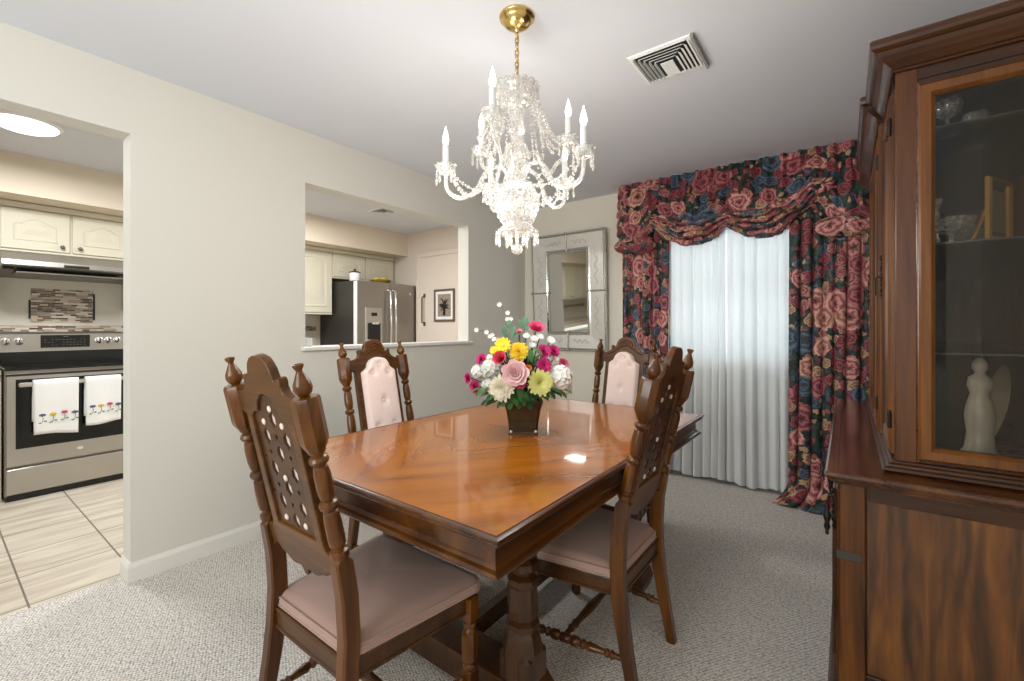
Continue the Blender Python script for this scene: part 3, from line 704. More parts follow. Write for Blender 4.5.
# ================================================================== DINING CHAIRS
def interp(tab, z):
    for (z0, y0), (z1, y1) in zip(tab, tab[1:]):
        if z <= z1: return y0+(y1-y0)*(z-z0)/(z1-z0)
    return tab[-1][1]
YZ = [(0, -.06), (.08, -.045), (.16, -.03), (.25, -.015), (.34, -.004), (.44, 0), (.54, -.006), (.64, -.022), (1.14, -.135)]
SL = (-.135+.022)/.5
def backmat(off=0):   # plane of the back: (x, y, s) -> leaning
    a = math.atan(-SL)
    return Matrix.Translation((0, -.022+off, .64)) @ Matrix.Rotation(a, 4, 'X') @ Matrix.Translation((0, 0, -.64))
def make_chair():
    t = thing('dining_chair', '', 'chair')
    px = .184; BM = backmat()
    for s in (-1, 1):
        b = MB(); zs = [0, .04, .08, .12, .16, .2, .25, .3, .34, .4, .44, .5, .54, .59, .63, .645]; n = 0
        for i, z in enumerate(zs):
            y = interp(YZ, z); hw = .019 if z < .62 else .017; hd = .016+.008*min(1, z/.3); c = .005
            if z > .64: hw = hd = .014
            for q in ((-hw+c, -hd), (hw-c, -hd), (hw, -hd+c), (hw, hd-c), (hw-c, hd), (-hw+c, hd), (-hw, hd-c), (-hw, -hd+c)):
                b.v.append((s*px+q[0], y+q[1], z))
        for i in range(len(zs)-1):
            for k in range(8): b.f.append((i*8+k, i*8+(k+1) % 8, i*8+8+(k+1) % 8, i*8+8+k))
        b.f.append(tuple(range(7, -1, -1))); b.f.append(tuple(range((len(zs)-1)*8, len(zs)*8)))
        tm = BM @ Matrix.Translation((s*px, 0, 0))
        b.lathe([(.014, .64), (.022, .648), (.0235, .656), (.022, .664), (.014, .668), (.014, .674), (.0195, .680), (.021, .70), (.0205, .74), (.018, .766), (.014, .770), (.021, .777), (.0235, .785), (.021, .793), (.014, .797), (.0175, .806), (.020, .825), (.020, .862), (.017, .882), (.013, .886), (.020, .892), (.0235, .900), (.020, .908), (.014, .912), (.020, .92), (.021, .925)], 14, tm)
        b.lathe([(.018, .92), (.0235, .928), (.0315, .945), (.0325, .955), (.0325, 1.046), (.029, 1.053), (.012, 1.054)], 8, tm, phase=pi/8)
        b.build('back_leg', 'chair', t, smooth=32)
        MB().lathe([(.010, 1.053), (.012, 1.057), (.018, 1.063), (.0215, 1.073), (.020, 1.085), (.013, 1.100), (.0075, 1.112), (.007, 1.116), (.0125, 1.125), (.0115, 1.130), (.004, 1.127), (.001, 1.127)], 16, tm).build('finial', 'chair', t, smooth=50)
        # front leg
        b = MB(); fx = s*.236; fy = .385
        b.cbox(fx-.021, fx+.021, fy-.021, fy+.021, .300, .375, .003)
        b.lathe([(.016, .305), (.014, .302), (.013, .30), (.020, .298), (.022, .288), (.016, .28), (.022, .27)], 14, Matrix.Translation((fx, fy, 0)))
        b.lathe([(.014, .276), (.026, .262), (.028, .235), (.026, .185), (.018, .172), (.014, .170)], 8, Matrix.Translation((fx, fy, 0)), phase=pi/8)
        b.lathe([(.014, .174), (.021, .166), (.022, .158), (.015, .15)], 14, Matrix.Translation((fx, fy, 0)))
        b.cbox(fx-.021, fx+.021, fy-.021, fy+.021, .105, .155, .003)
        b.lathe([(.014, .11), (.018, .098), (.019, .088), (.013, .08), (.016, .06), (.021, .035), (.02, .01), (.014, 0)][::-1], 14, Matrix.Translation((fx, fy, 0)))
        b.build('front_leg', 'chair', t, smooth=32)
        p0 = Vector((s*px, -.02, .13)); p1 = Vector((fx, fy, .13)); L = (p1-p0).length
        pr = [(.009, .0), (.010, .03), (.016, .038), (.010, .046), (.015, .056), (.009, .064), (.012, .09), (.016, .115), (.010, .128), (.017, .138), (.011, .148), (.018, .16), (.018, .175), (.012, .185), (.016, .192), (.016, L/2)]
        pr = pr+[(r, L-z) for r, z in pr[-2::-1]]
        MB().lathe(pr, 10, frame_to(p0, p1)).build('side_stretcher', 'chair', t, smooth=40)
    p0 = Vector((-.205, .19, .13)); p1 = Vector((.205, .19, .13)); L = .41
    pr = [(.009, 0), (.009, .04), (.014, .05), (.010, .06), (.015, .08), (.011, .1), (.015, .16), (.017, .205)]; pr = pr+[(r, L-z) for r, z in pr[-2::-1]]
    MB().lathe(pr, 10, frame_to(p0, p1)).build('cross_stretcher', 'chairx', t, smooth=40)
    # seat frame
    b = MB(); b.sweep([(-.19, -.01), (.19, -.01), (.240, .40), (-.240, .40)], [(-.018, 0), (.0, 0), (.006, .004), (.006, .010), (.002, .014), (.002, .052), (.006, .056), (.004, .062), (-.018, .062)], closed=True, z=.325)
    b.build('seat_frame', 'chairx', t)
    # crest outline with pierced panel
    half = [(0, 1.147), (.020, 1.145), (.038, 1.138), (.052, 1.126), (.061, 1.110), (.065, 1.094), (.068, 1.084), (.077, 1.088), (.086, 1.093), (.095, 1.092), (.099, 1.083), (.097, 1.070), (.103, 1.058), (.116, 1.048), (.134, 1.042), (.150, 1.040), (.160, 1.040), (.160, .985), (.146, .985), (.131, .978), (.131, .66), (.140, .645), (.168, .645), (.168, .572), (.158, .570), (.152, .580), (.140, .588), (.128, .584), (.118, .574), (.105, .569), (.090, .567), (.078, .559), (.062, .553), (.044, .552), (.028, .556), (.019, .556), (.013, .550), (.011, .541), (.007, .536), (0, .534)]
    outer = half+[(-x, z) for x, z in half[-2:0:-1]]
    def hexa(x, z, w=.0145, h=.0235): return [(x, z+h), (x+w, z+h*.35), (x+w, z-h*.35), (x, z-h), (x-w, z-h*.35), (x-w, z+h*.35)]
    def circ(x, z, r=.0062): return [(x+r*cos(a*pi/4), z+r*sin(a*pi/4)) for a in range(8)]
    holes = [hexa(0, z) for z in (.975, .882, .784, .690)]+[hexa(s*.052, z) for s in (-1, 1) for z in (.925, .833, .737)]
    holes += [circ(0, z) for z in (.928, .737)]+[circ(s*.052, z) for s in (-1, 1) for z in (.879, .785)]+[circ(s*.09, z, .005) for s in (-1, 1) for z in (.86, .76)]
    fr_holes = [[(-.1, .665), (.1, .665), (.1, .975), (.085, .99), (.058, .995), (.05, 1.02), (.03, 1.04), (0, 1.047), (-.03, 1.04), (-.05, 1.02), (-.058, .995), (-.085, .99), (-.1, .975)]]
    fb = flat(outer, fr_holes, .024, .0035, BM)
    fr = fb.build('back_frame', 'chairf', t, smooth=35)
    MB2 = flat([(-.112, .655), (.112, .655), (.112, .985), (.09, 1.0), (.066, 1.005), (.056, 1.03), (.034, 1.05), (0, 1.057), (-.034, 1.05), (-.056, 1.03), (-.066, 1.005), (-.09, 1.0), (-.112, .985)], holes, .007, .001, backmat(-.001))
    MB2.build('lattice_panel', 'chairx', t)
    # carved arch on the front of the crest
    b = MB()
    for R, rr in ((.045, .005), (.030, .004), (.016, .004)):
        b.tube([(R*cos(a), .013, 1.080+R*sin(a)) for a in [pi*k/12 for k in range(13)]], rr, 6)
    b.tube([(x, .013, 1.062+.028*cos(x*26)) for x in [i*.012-.12 for i in range(21)]], .004, 6)
    b.v = [tuple(BM @ Vector(v)) for v in b.v]; b.build('crest_carving', 'chairf', fr, smooth=60)
    # back pad
    btn = [(0, 1.005), (-.048, .965), (.048, .965), (0, .815), (-.05, .69), (.05, .69)]
    def halfw(s):
        return .103 if s < .972 else (.103-(s-.972)/.02*.035 if s < .992 else .068*sqrt(max(0, 1-((s-.992)/.056)**2)))
    b = MB(); ns, nx = 44, 22
    def back(u, v):
        s = .62+(1.046-.62)*u; w = max(halfw(s), .002); x = (v*2-1)*w
        e = min(1, (w-abs(x))/.014); e2 = min(1, (s-.62)/.014, (1.048-s)/.014); k = sqrt(max(0, 1-(1-max(0, min(e, e2)))**2))
        y = .010+.027*k+.010*(1-(x/.11)**2)*k
        for bx, bz in btn:
            y -= .016*math.exp(-((x-bx)**2+(s-bz)**2)/.0003)
        y -= .003*math.exp(-((abs(x)-abs(s-.815)*.35)**2)/.00003)*math.exp(-abs(s-.815)*14)
        return tuple(BM @ Vector((x, y, s)))
    b.grid(ns, nx, back)
    pd = b.build('back_cushion', 'pinkb', t, smooth=180)
    MB().add(*(lambda q: (q.v, q.f))(flat([(-.101, .621), (.101, .621), (.101, .972), (.07, .992), (.05, 1.03), (.0, 1.044), (-.05, 1.03), (-.07, .992), (-.101, .972)], [], .005, 0, backmat(.0058)))).build('cushion_back', 'pinkb', pd)
    for bx, bz in btn:
        MB().ball((0, 0, 0), .0075, 10, 6, (1, .5, 1)).add([], []).build('button', 'button', pd, smooth=60).matrix_local = BM @ Matrix.Translation((bx, .035, bz))
        o = MB().ball((0, 0, 0), .009, 10, 6, (1, .45, 1)).build('rear_button', 'button', pd, smooth=60); o.matrix_local = BM @ Matrix.Translation((bx, -.006, bz))
    # seat cushion
    N = 28
    def hw(y): return .192+(.256-.192)*(y+.0)/.425
    def seat(u, v, top=True):
        y = -.002+.43*u; w = hw(y); x = (v*2-1)*w
        e = min((w-abs(x))/.03, (y+.002)/.03, (.428-y)/.03, 1); k = sqrt(max(0, 1-(1-max(0, e))**2))
        X = v*2-1; U = u*2-1
        z = .410+.014*k+.026*(1-X*X)*(1-U*U)
        z -= .003*math.exp(-(abs(X)-abs(U))**2*60)*(1-max(abs(X), abs(U)))
        cx = 1-.012*(max(0, abs(X)-.85)/.15)*(max(0, abs(U)-.85)/.15)*4
        return (x*cx, .213+(y-.213)*cx, z)
    b = MB(); b.grid(N, N, seat)
    o = len(b.v); ring = [(i, 0) for i in range(N)]+[(N, j) for j in range(N)]+[(i, N) for i in range(N, 0, -1)]+[(0, j) for j in range(N, 0, -1)]
    idx = [i*(N+1)+j for i, j in ring]; n = len(idx)
    lay = [(1.016, .402), (1.018, .393), (1.010, .384)]
    for sc, z in lay: b.v += [(b.v[k][0]*sc, .213+(b.v[k][1]-.213)*sc, z) for k in idx]
    for k in range(n): b.f.append((idx[k], idx[(k+1) % n], o+(k+1) % n, o+k))
    for r in range(2):
        for k in range(n): b.f.append((o+r*n+k, o+r*n+(k+1) % n, o+(r+1)*n+(k+1) % n, o+(r+1)*n+k))
    b.f.append(tuple(o+2*n+k for k in range(n)))
    st = b.build('seat_cushion', 'pink', t, smooth=60)
    vs = [(b.v[k][0]*1.008, .213+(b.v[k][1]-.213)*1.008, .4105) for k in idx]
    p = MB(); p.tube(vs+[vs[0]], .0036, 6, cap=False); vs2 = [(x*1.008, .213+(y-.213)*1.008, .390) for x, y, z in vs]; p.tube(vs2+[vs2[0]], .0036, 6, cap=False)
    p.build('piping', 'pink', st, smooth=180)
    return t
chair = make_chair()
chairs = [((-1.172, .64, 0), 0, 'carved wooden chair with pink seat at the near end of the table, pierced back nearest'),
          ((-1.925, 1.47, 0), -pi/2, 'carved wooden chair with pale pink tufted back on the kitchen side of the table'),
          ((-1.155, 2.66, 0), pi, 'carved wooden chair with pale pink tufted back at the far end before the floral curtain'),
          ((-.60, 1.558, 0), pi/2, 'carved wooden chair on the hutch side, pierced back turned toward the hutch')]
for i, (loc, rz, lab) in enumerate(chairs):
    o = chair if i == 0 else copy_tree(chair)
    o.location = loc; o.scale = (1, 1, 1.008); o.rotation_euler = (0, 0, rz); o['label'] = lab; o['group'] = 'carved dining chairs around the table'

# ================================================================== CHINA HUTCH
H = thing('china_hutch', 'tall dark wood china hutch with glass doors along the right wall', 'cabinet', (0, 0, 0))
hy0, hy1 = 1.69, 3.36   # base side planes
bx0, bx1 = -.02, .565
# base: side panel frame + burl
b = MB(); b.box(bx0+.02, bx1, hy0+.03, hy1, .05, .735); b.build('base_carcass', 'hutchd', H)
MB().cbox(bx0, bx0+.065, hy0, hy0+.04, .09, .735, .004).build('corner_post', 'hutch', H)
MB().cbox(bx1-.07, bx1, hy0, hy0+.04, .09, .735, .004).build('corner_post', 'hutch', H)
MB().box(bx0+.065, bx1-.07, hy0+.008, hy0+.035, .69, .735).build('side_rail', 'hutchx', H, bevel=.002)
MB().box(bx0+.065, bx1-.07, hy0+.008, hy0+.035, .09, .17).build('side_rail', 'hutchx', H, bevel=.002)
MB().box(bx0+.068, bx1-.072, hy0+.018, hy0+.032, .17, .69).build('side_panel', 'burl', H)
pl = [(0, 0), (.03, 0), (.03, .06), (.022, .075), (.014, .085), (.004, .092), (0, .095)]
MB().sweep([(bx1, hy0), (bx0, hy0), (bx0, hy1)][::-1], [(o, z) for o, z in pl]).build('plinth', 'hutchx', H)
# counter slab with moulded edge
ct = [(0, .735), (.008, .735), (.012, .742), (.020, .746), (.024, .752), (.030, .756), (.0335, .763), (.031, .770), (.026, .774), (.0, .774)]
b = MB().sweep([(bx1, hy0-.005), (bx0-.002, hy0-.005), (bx0-.002, hy1)][::-1], ct); b.box(bx0-.001, bx1, hy0-.004, hy1, .736, .7735)
b.build('counter', 'hutchy', H)
# front doors of the base with mouldings and drop pulls
ny = 4; dy = (hy1-hy0-.06)/ny
for k in range(ny):
    a = hy0+.045+k*dy; c = a+dy-.012
    d = MB().cbox(bx0-.008, bx0+.018, a, c, .12, .70, .004).build('door', 'hutch', H)
    m = MB().sweep([(a+.05, .17), (c-.05, .17), (c-.05, .65), (a+.05, .65)], [(0, 0), (.014, 0), (.014, .006), (.007, .010), (0, .004)], closed=True)
    m.v = [(bx0-.008-z, x, y) for x, y, z in m.v]; m.build('door_moulding', 'hutchx', d)
    y = c-.03 if k % 2 == 0 else a+.03
    if k == 0: y = a+.012
    pb = MB().cbox(bx0-.013, bx0-.008, y-.012, y+.012, .57, .70, .002)
    for q in range(6): pb.ball((bx0-.015, y, .58+q*.022), .011 if q % 2 else .007, 8, 5, (.5, 1, .9))
    pl_ = pb.build('back_plate', 'abrass', d, smooth=50)
    pd = MB().tube([(bx0-.012, y, .675), (bx0-.028, y, .67), (bx0-.03, y, .65)], .003, 6)
    pd.lathe([(.001, .545), (.006, .55), (.004, .558), (.009, .572), (.006, .586), (.010, .60), (.011, .612), (.005, .622), (.008, .634), (.004, .645), (.003, .655)], 10, Matrix.Translation((bx0-.031, y, 0)))
    pd.build('drop_pull', 'abrass', pl_, smooth=50)
MB().cbox(bx0-.006, bx0+.055, hy0-.003, hy0+.001, .505, .53, .001).build('door_clip', plain('tarnished_clip', '45433d', .45, .6, noise=.1), H)
MB().cbox(bx0-.011, bx0-.007, hy0+.006, hy0+.020, .30, .37, .001).cbox(bx0-.011, bx0-.007, hy0+.006, hy0+.020, .62, .68, .001).build('hinge', 'abrass', H)
# upper part
ux0, ux1, uy0, uy1 = .117, .565, 1.78, 3.30; uz0, uz1 = .774, 1.982
um = [(0, 0), (.026, 0), (.031, .006), (.028, .013), (.020, .017), (.018, .023), (.011, .027), (.008, .032), (0, .034)]
MB().sweep([(ux1, uy0), (ux0, uy0), (ux0, uy1)][::-1], um, z=uz0).build('waist_moulding', 'hutchx', H)
MB().cbox(ux0, ux0+.052, uy0, uy0+.05, uz0, uz1, .003).build('upper_post', 'hutchd', H)
MB().cbox(ux1-.055, ux1, uy0, uy0+.05, uz0, uz1, .003).build('upper_post', 'hutchd', H)
MB().box(ux0, ux1, uy0+.002, uy1, uz1-.035, uz1).build('upper_top', 'hutchx', H)
MB().box(ux0, ux1, uy0+.002, uy1, uz0, uz0+.03).build('upper_floor', 'hutchy', H)
MB().box(ux1-.015, ux1, uy0+.05, uy1, uz0+.03, uz1-.035).build('back_panel', 'hutch', H)
MB().box(ux0, ux1-.015, uy1-.03, uy1, uz0+.03, uz1-.035).build('far_side', 'hutch', H)
MB().box(ux0+.05, ux1-.05, uy0+.006, uy0+.04, 1.915, uz1).build('head_rail', 'hutchx', H, bevel=.003)
MB().box(ux0+.05, ux1-.05, uy0+.006, uy0+.04, uz0+.028, .832).build('bottom_rail', 'hutchx', H, bevel=.003)
MB().lathe([(.006, .81), (.006, 1.935)], 10, Matrix.Translation((ux0+.0525, uy0+.003, 0))).build('side_bead', 'hutchy', H, smooth=60)
# framed side light: mitred frame, x from .168 to .51
sf = MB().sweep([(.2085, .857), (.476, .857), (.476, 1.888), (.2085, 1.888)], [(0, 0), (.040, 0), (.040, .022), (.034, .027), (.012, .026), (.003, .014)], closed=True)
sf.v = [(x, uy0+.020-z, y) for x, y, z in sf.v]
sfo = sf.build('side_light_frame', 'hutchl', H)
MB().box(.2055, .479, uy0+.006, uy0+.010, .854, 1.891).build('pane', 'hglass', sfo)
# front: frame and glazed doors at grazing angle, with a slight breakfront
xs = ux0
nd = 4; dd = (uy1-uy0-.05)/nd
for k in range(nd):
    a = uy0+.05+k*dd; c = a+dd-.008; xo = -.014 if k in (1, 2) else 0
    dr = MB().sweep([(a+.05, uz0+.09), (c-.05, uz0+.09), (c-.05, uz1-.09), (a+.05, uz1-.09)], [(0, 0), (.048, 0), (.048, .020), (.040, .026), (.024, .020), (.016, .026), (.004, .018)], closed=True)
    dr.v = [(xs+.014+xo-z, x, y) for x, y, z in dr.v]
    d = dr.build('glazed_door', 'hutch', H)
    MB().box(xs+.004+xo, xs+.008+xo, a+.045, c-.045, uz0+.085, uz1-.085).build('pane', 'hglass', d)
    for z in (uz0+.12, uz1-.17):
        MB().lathe([(.006, 0), (.006, .05), (.003, .056)], 8, Matrix.Translation((xs-.010+xo, a+.003, z))).build('hinge', 'abrass', d)
    if k in (0, 2):
        y = c-.02
        q = MB()
        for j in range(8): q.ball((xs-.014+xo, y, 1.33+j*.02), .010 if j % 2 else .006, 8, 5, (.6, 1, 1))
        q.tube([(xs-.016+xo, y, 1.40), (xs-.032+xo, y, 1.395), (xs-.032+xo, y, 1.33)], .0035, 6); q.build('escutcheon', 'abrass', d, smooth=50)
for a in (uy0+.05+dd, uy0+.05+3*dd):
    MB().cbox(xs-.022, xs+.02, a-.016, a+.010, uz0+.03, uz1, .006).build('fluted_pilaster', 'hutch', H)
cr = [(0, 0), (.008, .0), (.012, .005), (.008, .012), (.012, .016), (.016, .020), (.028, .030), (.040, .044), (.046, .056), (.052, .058), (.060, .064), (.062, .074), (.062, .086), (.056, .092), (0, .092)]
bk = uy0+.05+dd-.02; bk2 = uy0+.05+3*dd+.015
path = [(ux1, uy0), (ux0, uy0), (ux0, bk), (ux0-.016, bk), (ux0-.016, bk2), (ux0, bk2), (ux0, uy1)][::-1]
MB().sweep(path, cr, z=uz1-.002).build('cornice', 'hutchx', H)
MB().box(ux0, ux1, uy0, uy1, uz1, uz1+.088).build('cornice_top', 'hutchx', H)
for k, z in enumerate((1.13, 1.455, 1.80)):
    MB().box(ux0+.03, ux1-.02, uy0+.03, uy1-.035, z, z+.006).build('glass_shelf', 'shelfglass', H)
# things inside the hutch
def lathe_thing(name, label, cat, loc, parts, group=None):
    t = thing(name, label, cat, loc, 0, group)
    for n_, prof, mat in parts: MB().lathe(prof, 20).build(n_, mat, t, smooth=50)
    return t
crys = 'crystal'
for k, (x, y, lab) in enumerate(((.26, 1.93, 'small crystal compote on the middle glass shelf nearest the side pane'), (.33, 2.12, 'small crystal compote on the middle glass shelf behind the nearest one'))):
    lathe_thing('crystal_compote', lab, 'glass dish', (x, y, 1.461), [('foot', [(.03, 0), (.028, .004), (.006, .01), (.006, .035), (.01, .04)], crys), ('bowl', [(.01, .04), (.04, .05), (.055, .075), (.058, .085), (.052, .078), (.02, .05)], crys)], 'crystal dishes in the hutch')
lathe_thing('crystal_candlestick', 'slim crystal candlestick on the middle glass shelf', 'candlestick', (.24, 2.06, 1.461), [('stem', [(.032, 0), (.03, .006), (.008, .014), (.012, .04), (.007, .06), (.011, .1), (.007, .15), (.016, .165), (.016, .18), (.008, .18)], crys)])
t = thing('gilt_stand', 'gilt framed folding stand on the middle glass shelf', 'display frame', (.36, 1.95, 1.461), radians(62))
rectframe(.13, .16, [(0, 0), (.012, 0), (.012, .01), (.006, .014), (0, .008)]).build('frame', 'gold', t).location = (0, 0, .10)
MB().tube([(0, .01, .14), (0, .06, .0)], .005, 6).tube([(-.05, 0, .02), (-.05, -.005, 0)], .005, 6).tube([(.05, 0, .02), (.05, -.005, 0)], .005, 6).build('easel_leg', 'gold', t)
MB().box(-.063, .063, .0, .004, .038, .162).build('picture_panel', plain('stand_panel', '8d7a5c', .5, noise=.2), t)
t = thing('porcelain_figurine', 'slender ivory porcelain figurine on the lower hutch shelf', 'figurine', (.33, 1.98, .804))
MB().lathe([(.045, 0), (.048, .01), (.036, .03), (.030, .08), (.036, .13), (.030, .17), (.022, .20), (.030, .225), (.026, .25), (.012, .262), (.012, .268), (.018, .278), (.018, .295), (.008, .31), (.001, .312)], 20).build('body', plain('ivory_porcelain', 'b5ab9c', .35, noise=.05), t, smooth=60)
MB().lathe([(.05, -.0), (.05, .004)], 20).build('base', 'gold', t)
t = thing('display_plate', 'large brown and white plate standing at the back of the lowest hutch shelf', 'plate', (.42, 2.20, .815))
MB().lathe([(.001, 0), (.07, 0), (.085, .006), (.13, .014), (.132, .017), (.08, .010), (.001, .004)], 32, Matrix.Translation((0, 0, .135)) @ Matrix.Rotation(radians(-80), 4, 'Y')).build('dish', plain('plate_glaze', 'c9b99c', .25, noise=.1, nscale=30), t, smooth=60)
MB().cbox(-.05, .04, -.05, .05, -.009, .004, .003).build('plate_stand', 'hutchd', t)
lathe_thing('goblet', 'clear wine goblet on the top glass shelf by the side pane', 'goblet', (.25, 1.92, 1.806), [('stem', [(.032, 0), (.03, .003), (.005, .008), (.005, .05)], crys), ('bowl', [(.005, .05), (.028, .065), (.036, .09), (.033, .11), (.031, .11), (.02, .07)], crys)], 'goblets in the hutch')
lathe_thing('goblet', 'clear wine goblet on the top glass shelf behind the nearer goblet', 'goblet', (.34, 2.10, 1.806), [('stem', [(.032, 0), (.03, .003), (.005, .008), (.005, .05)], crys), ('bowl', [(.005, .05), (.028, .065), (.036, .09), (.033, .11), (.031, .11), (.02, .07)], crys)], 'goblets in the hutch')

# ================================================================== WALL MIRROR
mt = thing('wall_mirror', 'large silvered mirror with wide etched mirror border on the back wall', 'mirror', (-2.172, YB-.029, 1.553))
mt.rotation_euler = (radians(2.7), 0, 0)
mw, mh = .405, .565; iw, ih = .215, .39
MB().box(-mw+.01, mw-.01, -.014, 0, -mh+.01, mh-.01).build('backing', 'silverleaf', mt)
gl = MB().box(-iw, iw, -.024, -.014, -ih, ih).build('mirror_glass', 'mirror', mt)
def quadpanel(p, name='border_panel'):
    b = MB(); n = 4
    b.v = [(x, y, z) for x, y, z in p]+[(x, -.012, z) for x, y, z in p]
    b.f = [(0, 1, 2, 3)]+[(k, 4+k, 4+(k+1) % 4, (k+1) % 4) for k in range(4)]
    b.build(name, 'mirrorframe', mt)
yo, yi = -.045, -.03; W_, H_, w_, h_ = mw-.02, mh-.02, iw+.02, ih+.02
quadpanel([(-W_, yo, H_), (W_, yo, H_), (w_, yi, h_), (-w_, yi, h_)])
quadpanel([(-W_, yo, -H_), (W_, yo, -H_), (w_, yi, -h_), (-w_, yi, -h_)])
quadpanel([(-W_, yo, -H_), (-W_, yo, H_), (-w_, yi, h_), (-w_, yi, -h_)])
quadpanel([(W_, yo, -H_), (W_, yo, H_), (w_, yi, h_), (w_, yi, -h_)])
def rope(path, r, name, closed=True):
    b = MB(); P = [Vector(p) for p in path]; n = len(P)
    for i in range(n if closed else n-1):
        p, q = P[i], P[(i+1) % n]; L = (q-p).length; k = max(2, int(L/.018))
        b.tube([p, q], r*.7, 8)
        for j in range(k): b.ball(p.lerp(q, (j+.5)/k), r, 6, 5)
    return b.build(name, 'silverleaf', mt, smooth=60)
rope([(-mw, -.03, -mh), (mw, -.03, -mh), (mw, -.03, mh), (-mw, -.03, mh)], .011, 'outer_bead')
rope([(-iw, -.03, -ih), (iw, -.03, -ih), (iw, -.03, ih), (-iw, -.03, ih)], .009, 'inner_bead')
MB().sweep([(-iw-.002, -ih-.002), (iw+.002, -ih-.002), (iw+.002, ih+.002), (-iw-.002, ih+.002)], [(.004, 0), (.02, 0), (.02, .006), (.01, .012), (.004, .006)], closed=True).v
bb = MB().sweep([(-iw, -ih), (iw, -ih), (iw, ih), (-iw, ih)], [(.008, 0), (.030, 0), (.028, .008), (.018, .013), (.010, .008)], closed=True); bb.v = [(x, -.026-z, y) for x, y, z in bb.v]
bb.build('inner_bevel', 'mirror', mt)
for p, q in (((0, -.04, ih), (0, -.05, mh)), ((0, -.04, -ih), (0, -.05, -mh)), ((-iw, -.04, 0), (-mw, -.05, 0)), ((iw, -.04, 0), (mw, -.05, 0))):
    b = MB().tube([p, q], .008, 8); P, Q = Vector(p), Vector(q)
    for j in range(5): b.ball(P.lerp(Q, j/4), .014 if j in (0, 4) else .010, 8, 6)
    b.build('clasp', 'silverleaf', mt, smooth=60)
# etched scrolls on border
b = MB()
for s in (-1, 1):
    for off, horiz in ((mh-.088, True), (mw-.095, False)):
        for side in (-1, 1):
            for k in range(40):
                a0 = k/40*6*pi; a1 = (k+1)/40*6*pi; A = off*s
                L = (.2 if horiz else .38)
                def pt(a, kk):
                    u = side*(.06+L*kk*.8); v = A+.018*sin(a)
                    return (u, -.043, v) if horiz else (v, -.043, u)
                b.tube([pt(a0, k/40), pt(a1, (k+1)/40)], .0018, 4, cap=False)
b.build('etched_scroll', 'silverleaf', mt)

# ================================================================== CURTAINS
def drape(name, label, x0, x1, yc, ztop, zbot, folds, amp, mat, seed, puddle=0, fabw=1.6, lean=0, hem=False, cat='curtain', group=None):
    random.seed(seed); ph = [random.uniform(0, 6.28) for _ in range(6)]
    nu, nv = folds*12, 50; b = MB()
    def f(u, v):
        x = x0+(x1-x0)*u; z = ztop+(zbot-ztop)*v
        w = u+.05*sin(u*5+ph[0])+.015*sin(v*3+ph[1])
        a = 2*pi*folds*w+ph[2]
        A = amp*(.65+.35*sin(u*11+ph[3]))*(.7+.5*v)
        y = yc+A*sin(a)+.3*A*sin(2*a+ph[4])+.02*lean*v
        x += .5*A*cos(a)*(.5+.5*v)+lean*.03*v*v
        if puddle and v > .93:
            k = (v-.93)/.07; y -= puddle*k*k*(.6+.6*u); z = max(z, .004+.018*abs(sin(a*.7))*(1-k*.3)); x += .02*k*sin(a*.5)-.10*k*k*(1-u)
        elif hem: z += .010*sin(u*9+ph[5])*v**6
        return (x, y, z)
    def uv(u, v): return (u*fabw+seed*.37, (1-v)*(ztop-zbot)+seed*.11)
    b.grid(nu, nv, f, uv)
    o = b.build(name, mat, smooth=180, solid=.0025)
    if hem:
        h = MB(); h.grid(nu, 4, lambda u, v: (lambda p: (p[0], p[1]-.004, p[2]))(f(u, .935+.064*v))); h.build('hem_band', mat, o, smooth=180)
    return o
gs = 'white sheer panels at the window'
t = tag(drape('sheer_curtain', '', -1.19, -.737, 3.715, 2.28, .03, 7, .023, 'sheer', 3, hem=True), 'white sheer curtain panel on the left, next to the far chair', 'curtain', gs)
t = tag(drape('sheer_curtain', '', -.733, -.28, 3.715, 2.28, .025, 7, .023, 'sheer', 8, hem=True), 'white sheer curtain panel on the right, beside the long floral drape', 'curtain', gs)
gd = 'floral drapes at the window'
t = tag(drape('floral_drape', '', -1.58, -1.15, 3.70, 2.30, .02, 6, .030, 'floral', 1, fabw=.75), 'floral drape left of the sheers, beside the mirror', 'curtain', gd)
t = tag(drape('floral_drape', '', -.318, .135, 3.655, 2.30, .0, 6, .032, 'floral', 5, puddle=.19, fabw=.75, lean=-.2), 'floral drape right of the sheers, its hem pooling on the carpet by the hutch', 'curtain', gd)
# valance: a board-mounted balloon swag
V = thing('floral_valance', 'gathered floral swag valance across the top of the window', 'valance', (-.735, 3.846, 0))
MB().box(-.82, .82, -.155, -.002, 2.395, 2.415).build('mounting_board', 'white', V)
vx0, vx1 = -.86, .87
seg = [(-.86, -.52, 'pouf'), (-.52, .02, 'swag'), (.02, .545, 'swag'), (.545, .87, 'pouf')]
def bottom(x):
    for a, c, kind in seg:
        if a <= x <= c or (x < vx0 and a == vx0) or (x > vx1 and c == vx1):
            s = min(1, max(0, (x-a)/(c-a)))
            if kind == 'swag':
                hi_l = 1.985 if a > -.1 else 2.03; hi_r = 2.03 if a > -.1 else 1.985
                return (hi_l*(1-s)+hi_r*s) - .145*sin(pi*s)**.75
            if a < 0: return 1.865+.16*max(0, (s-.45)/.55)**1.4+.02*sin(s*9)
            return 1.845+.16*max(0, (.5-s)/.5)**1.4+.02*sin(s*9)
    return 1.9
random.seed(11); gp = [random.uniform(0, 6.28) for _ in range(10)]
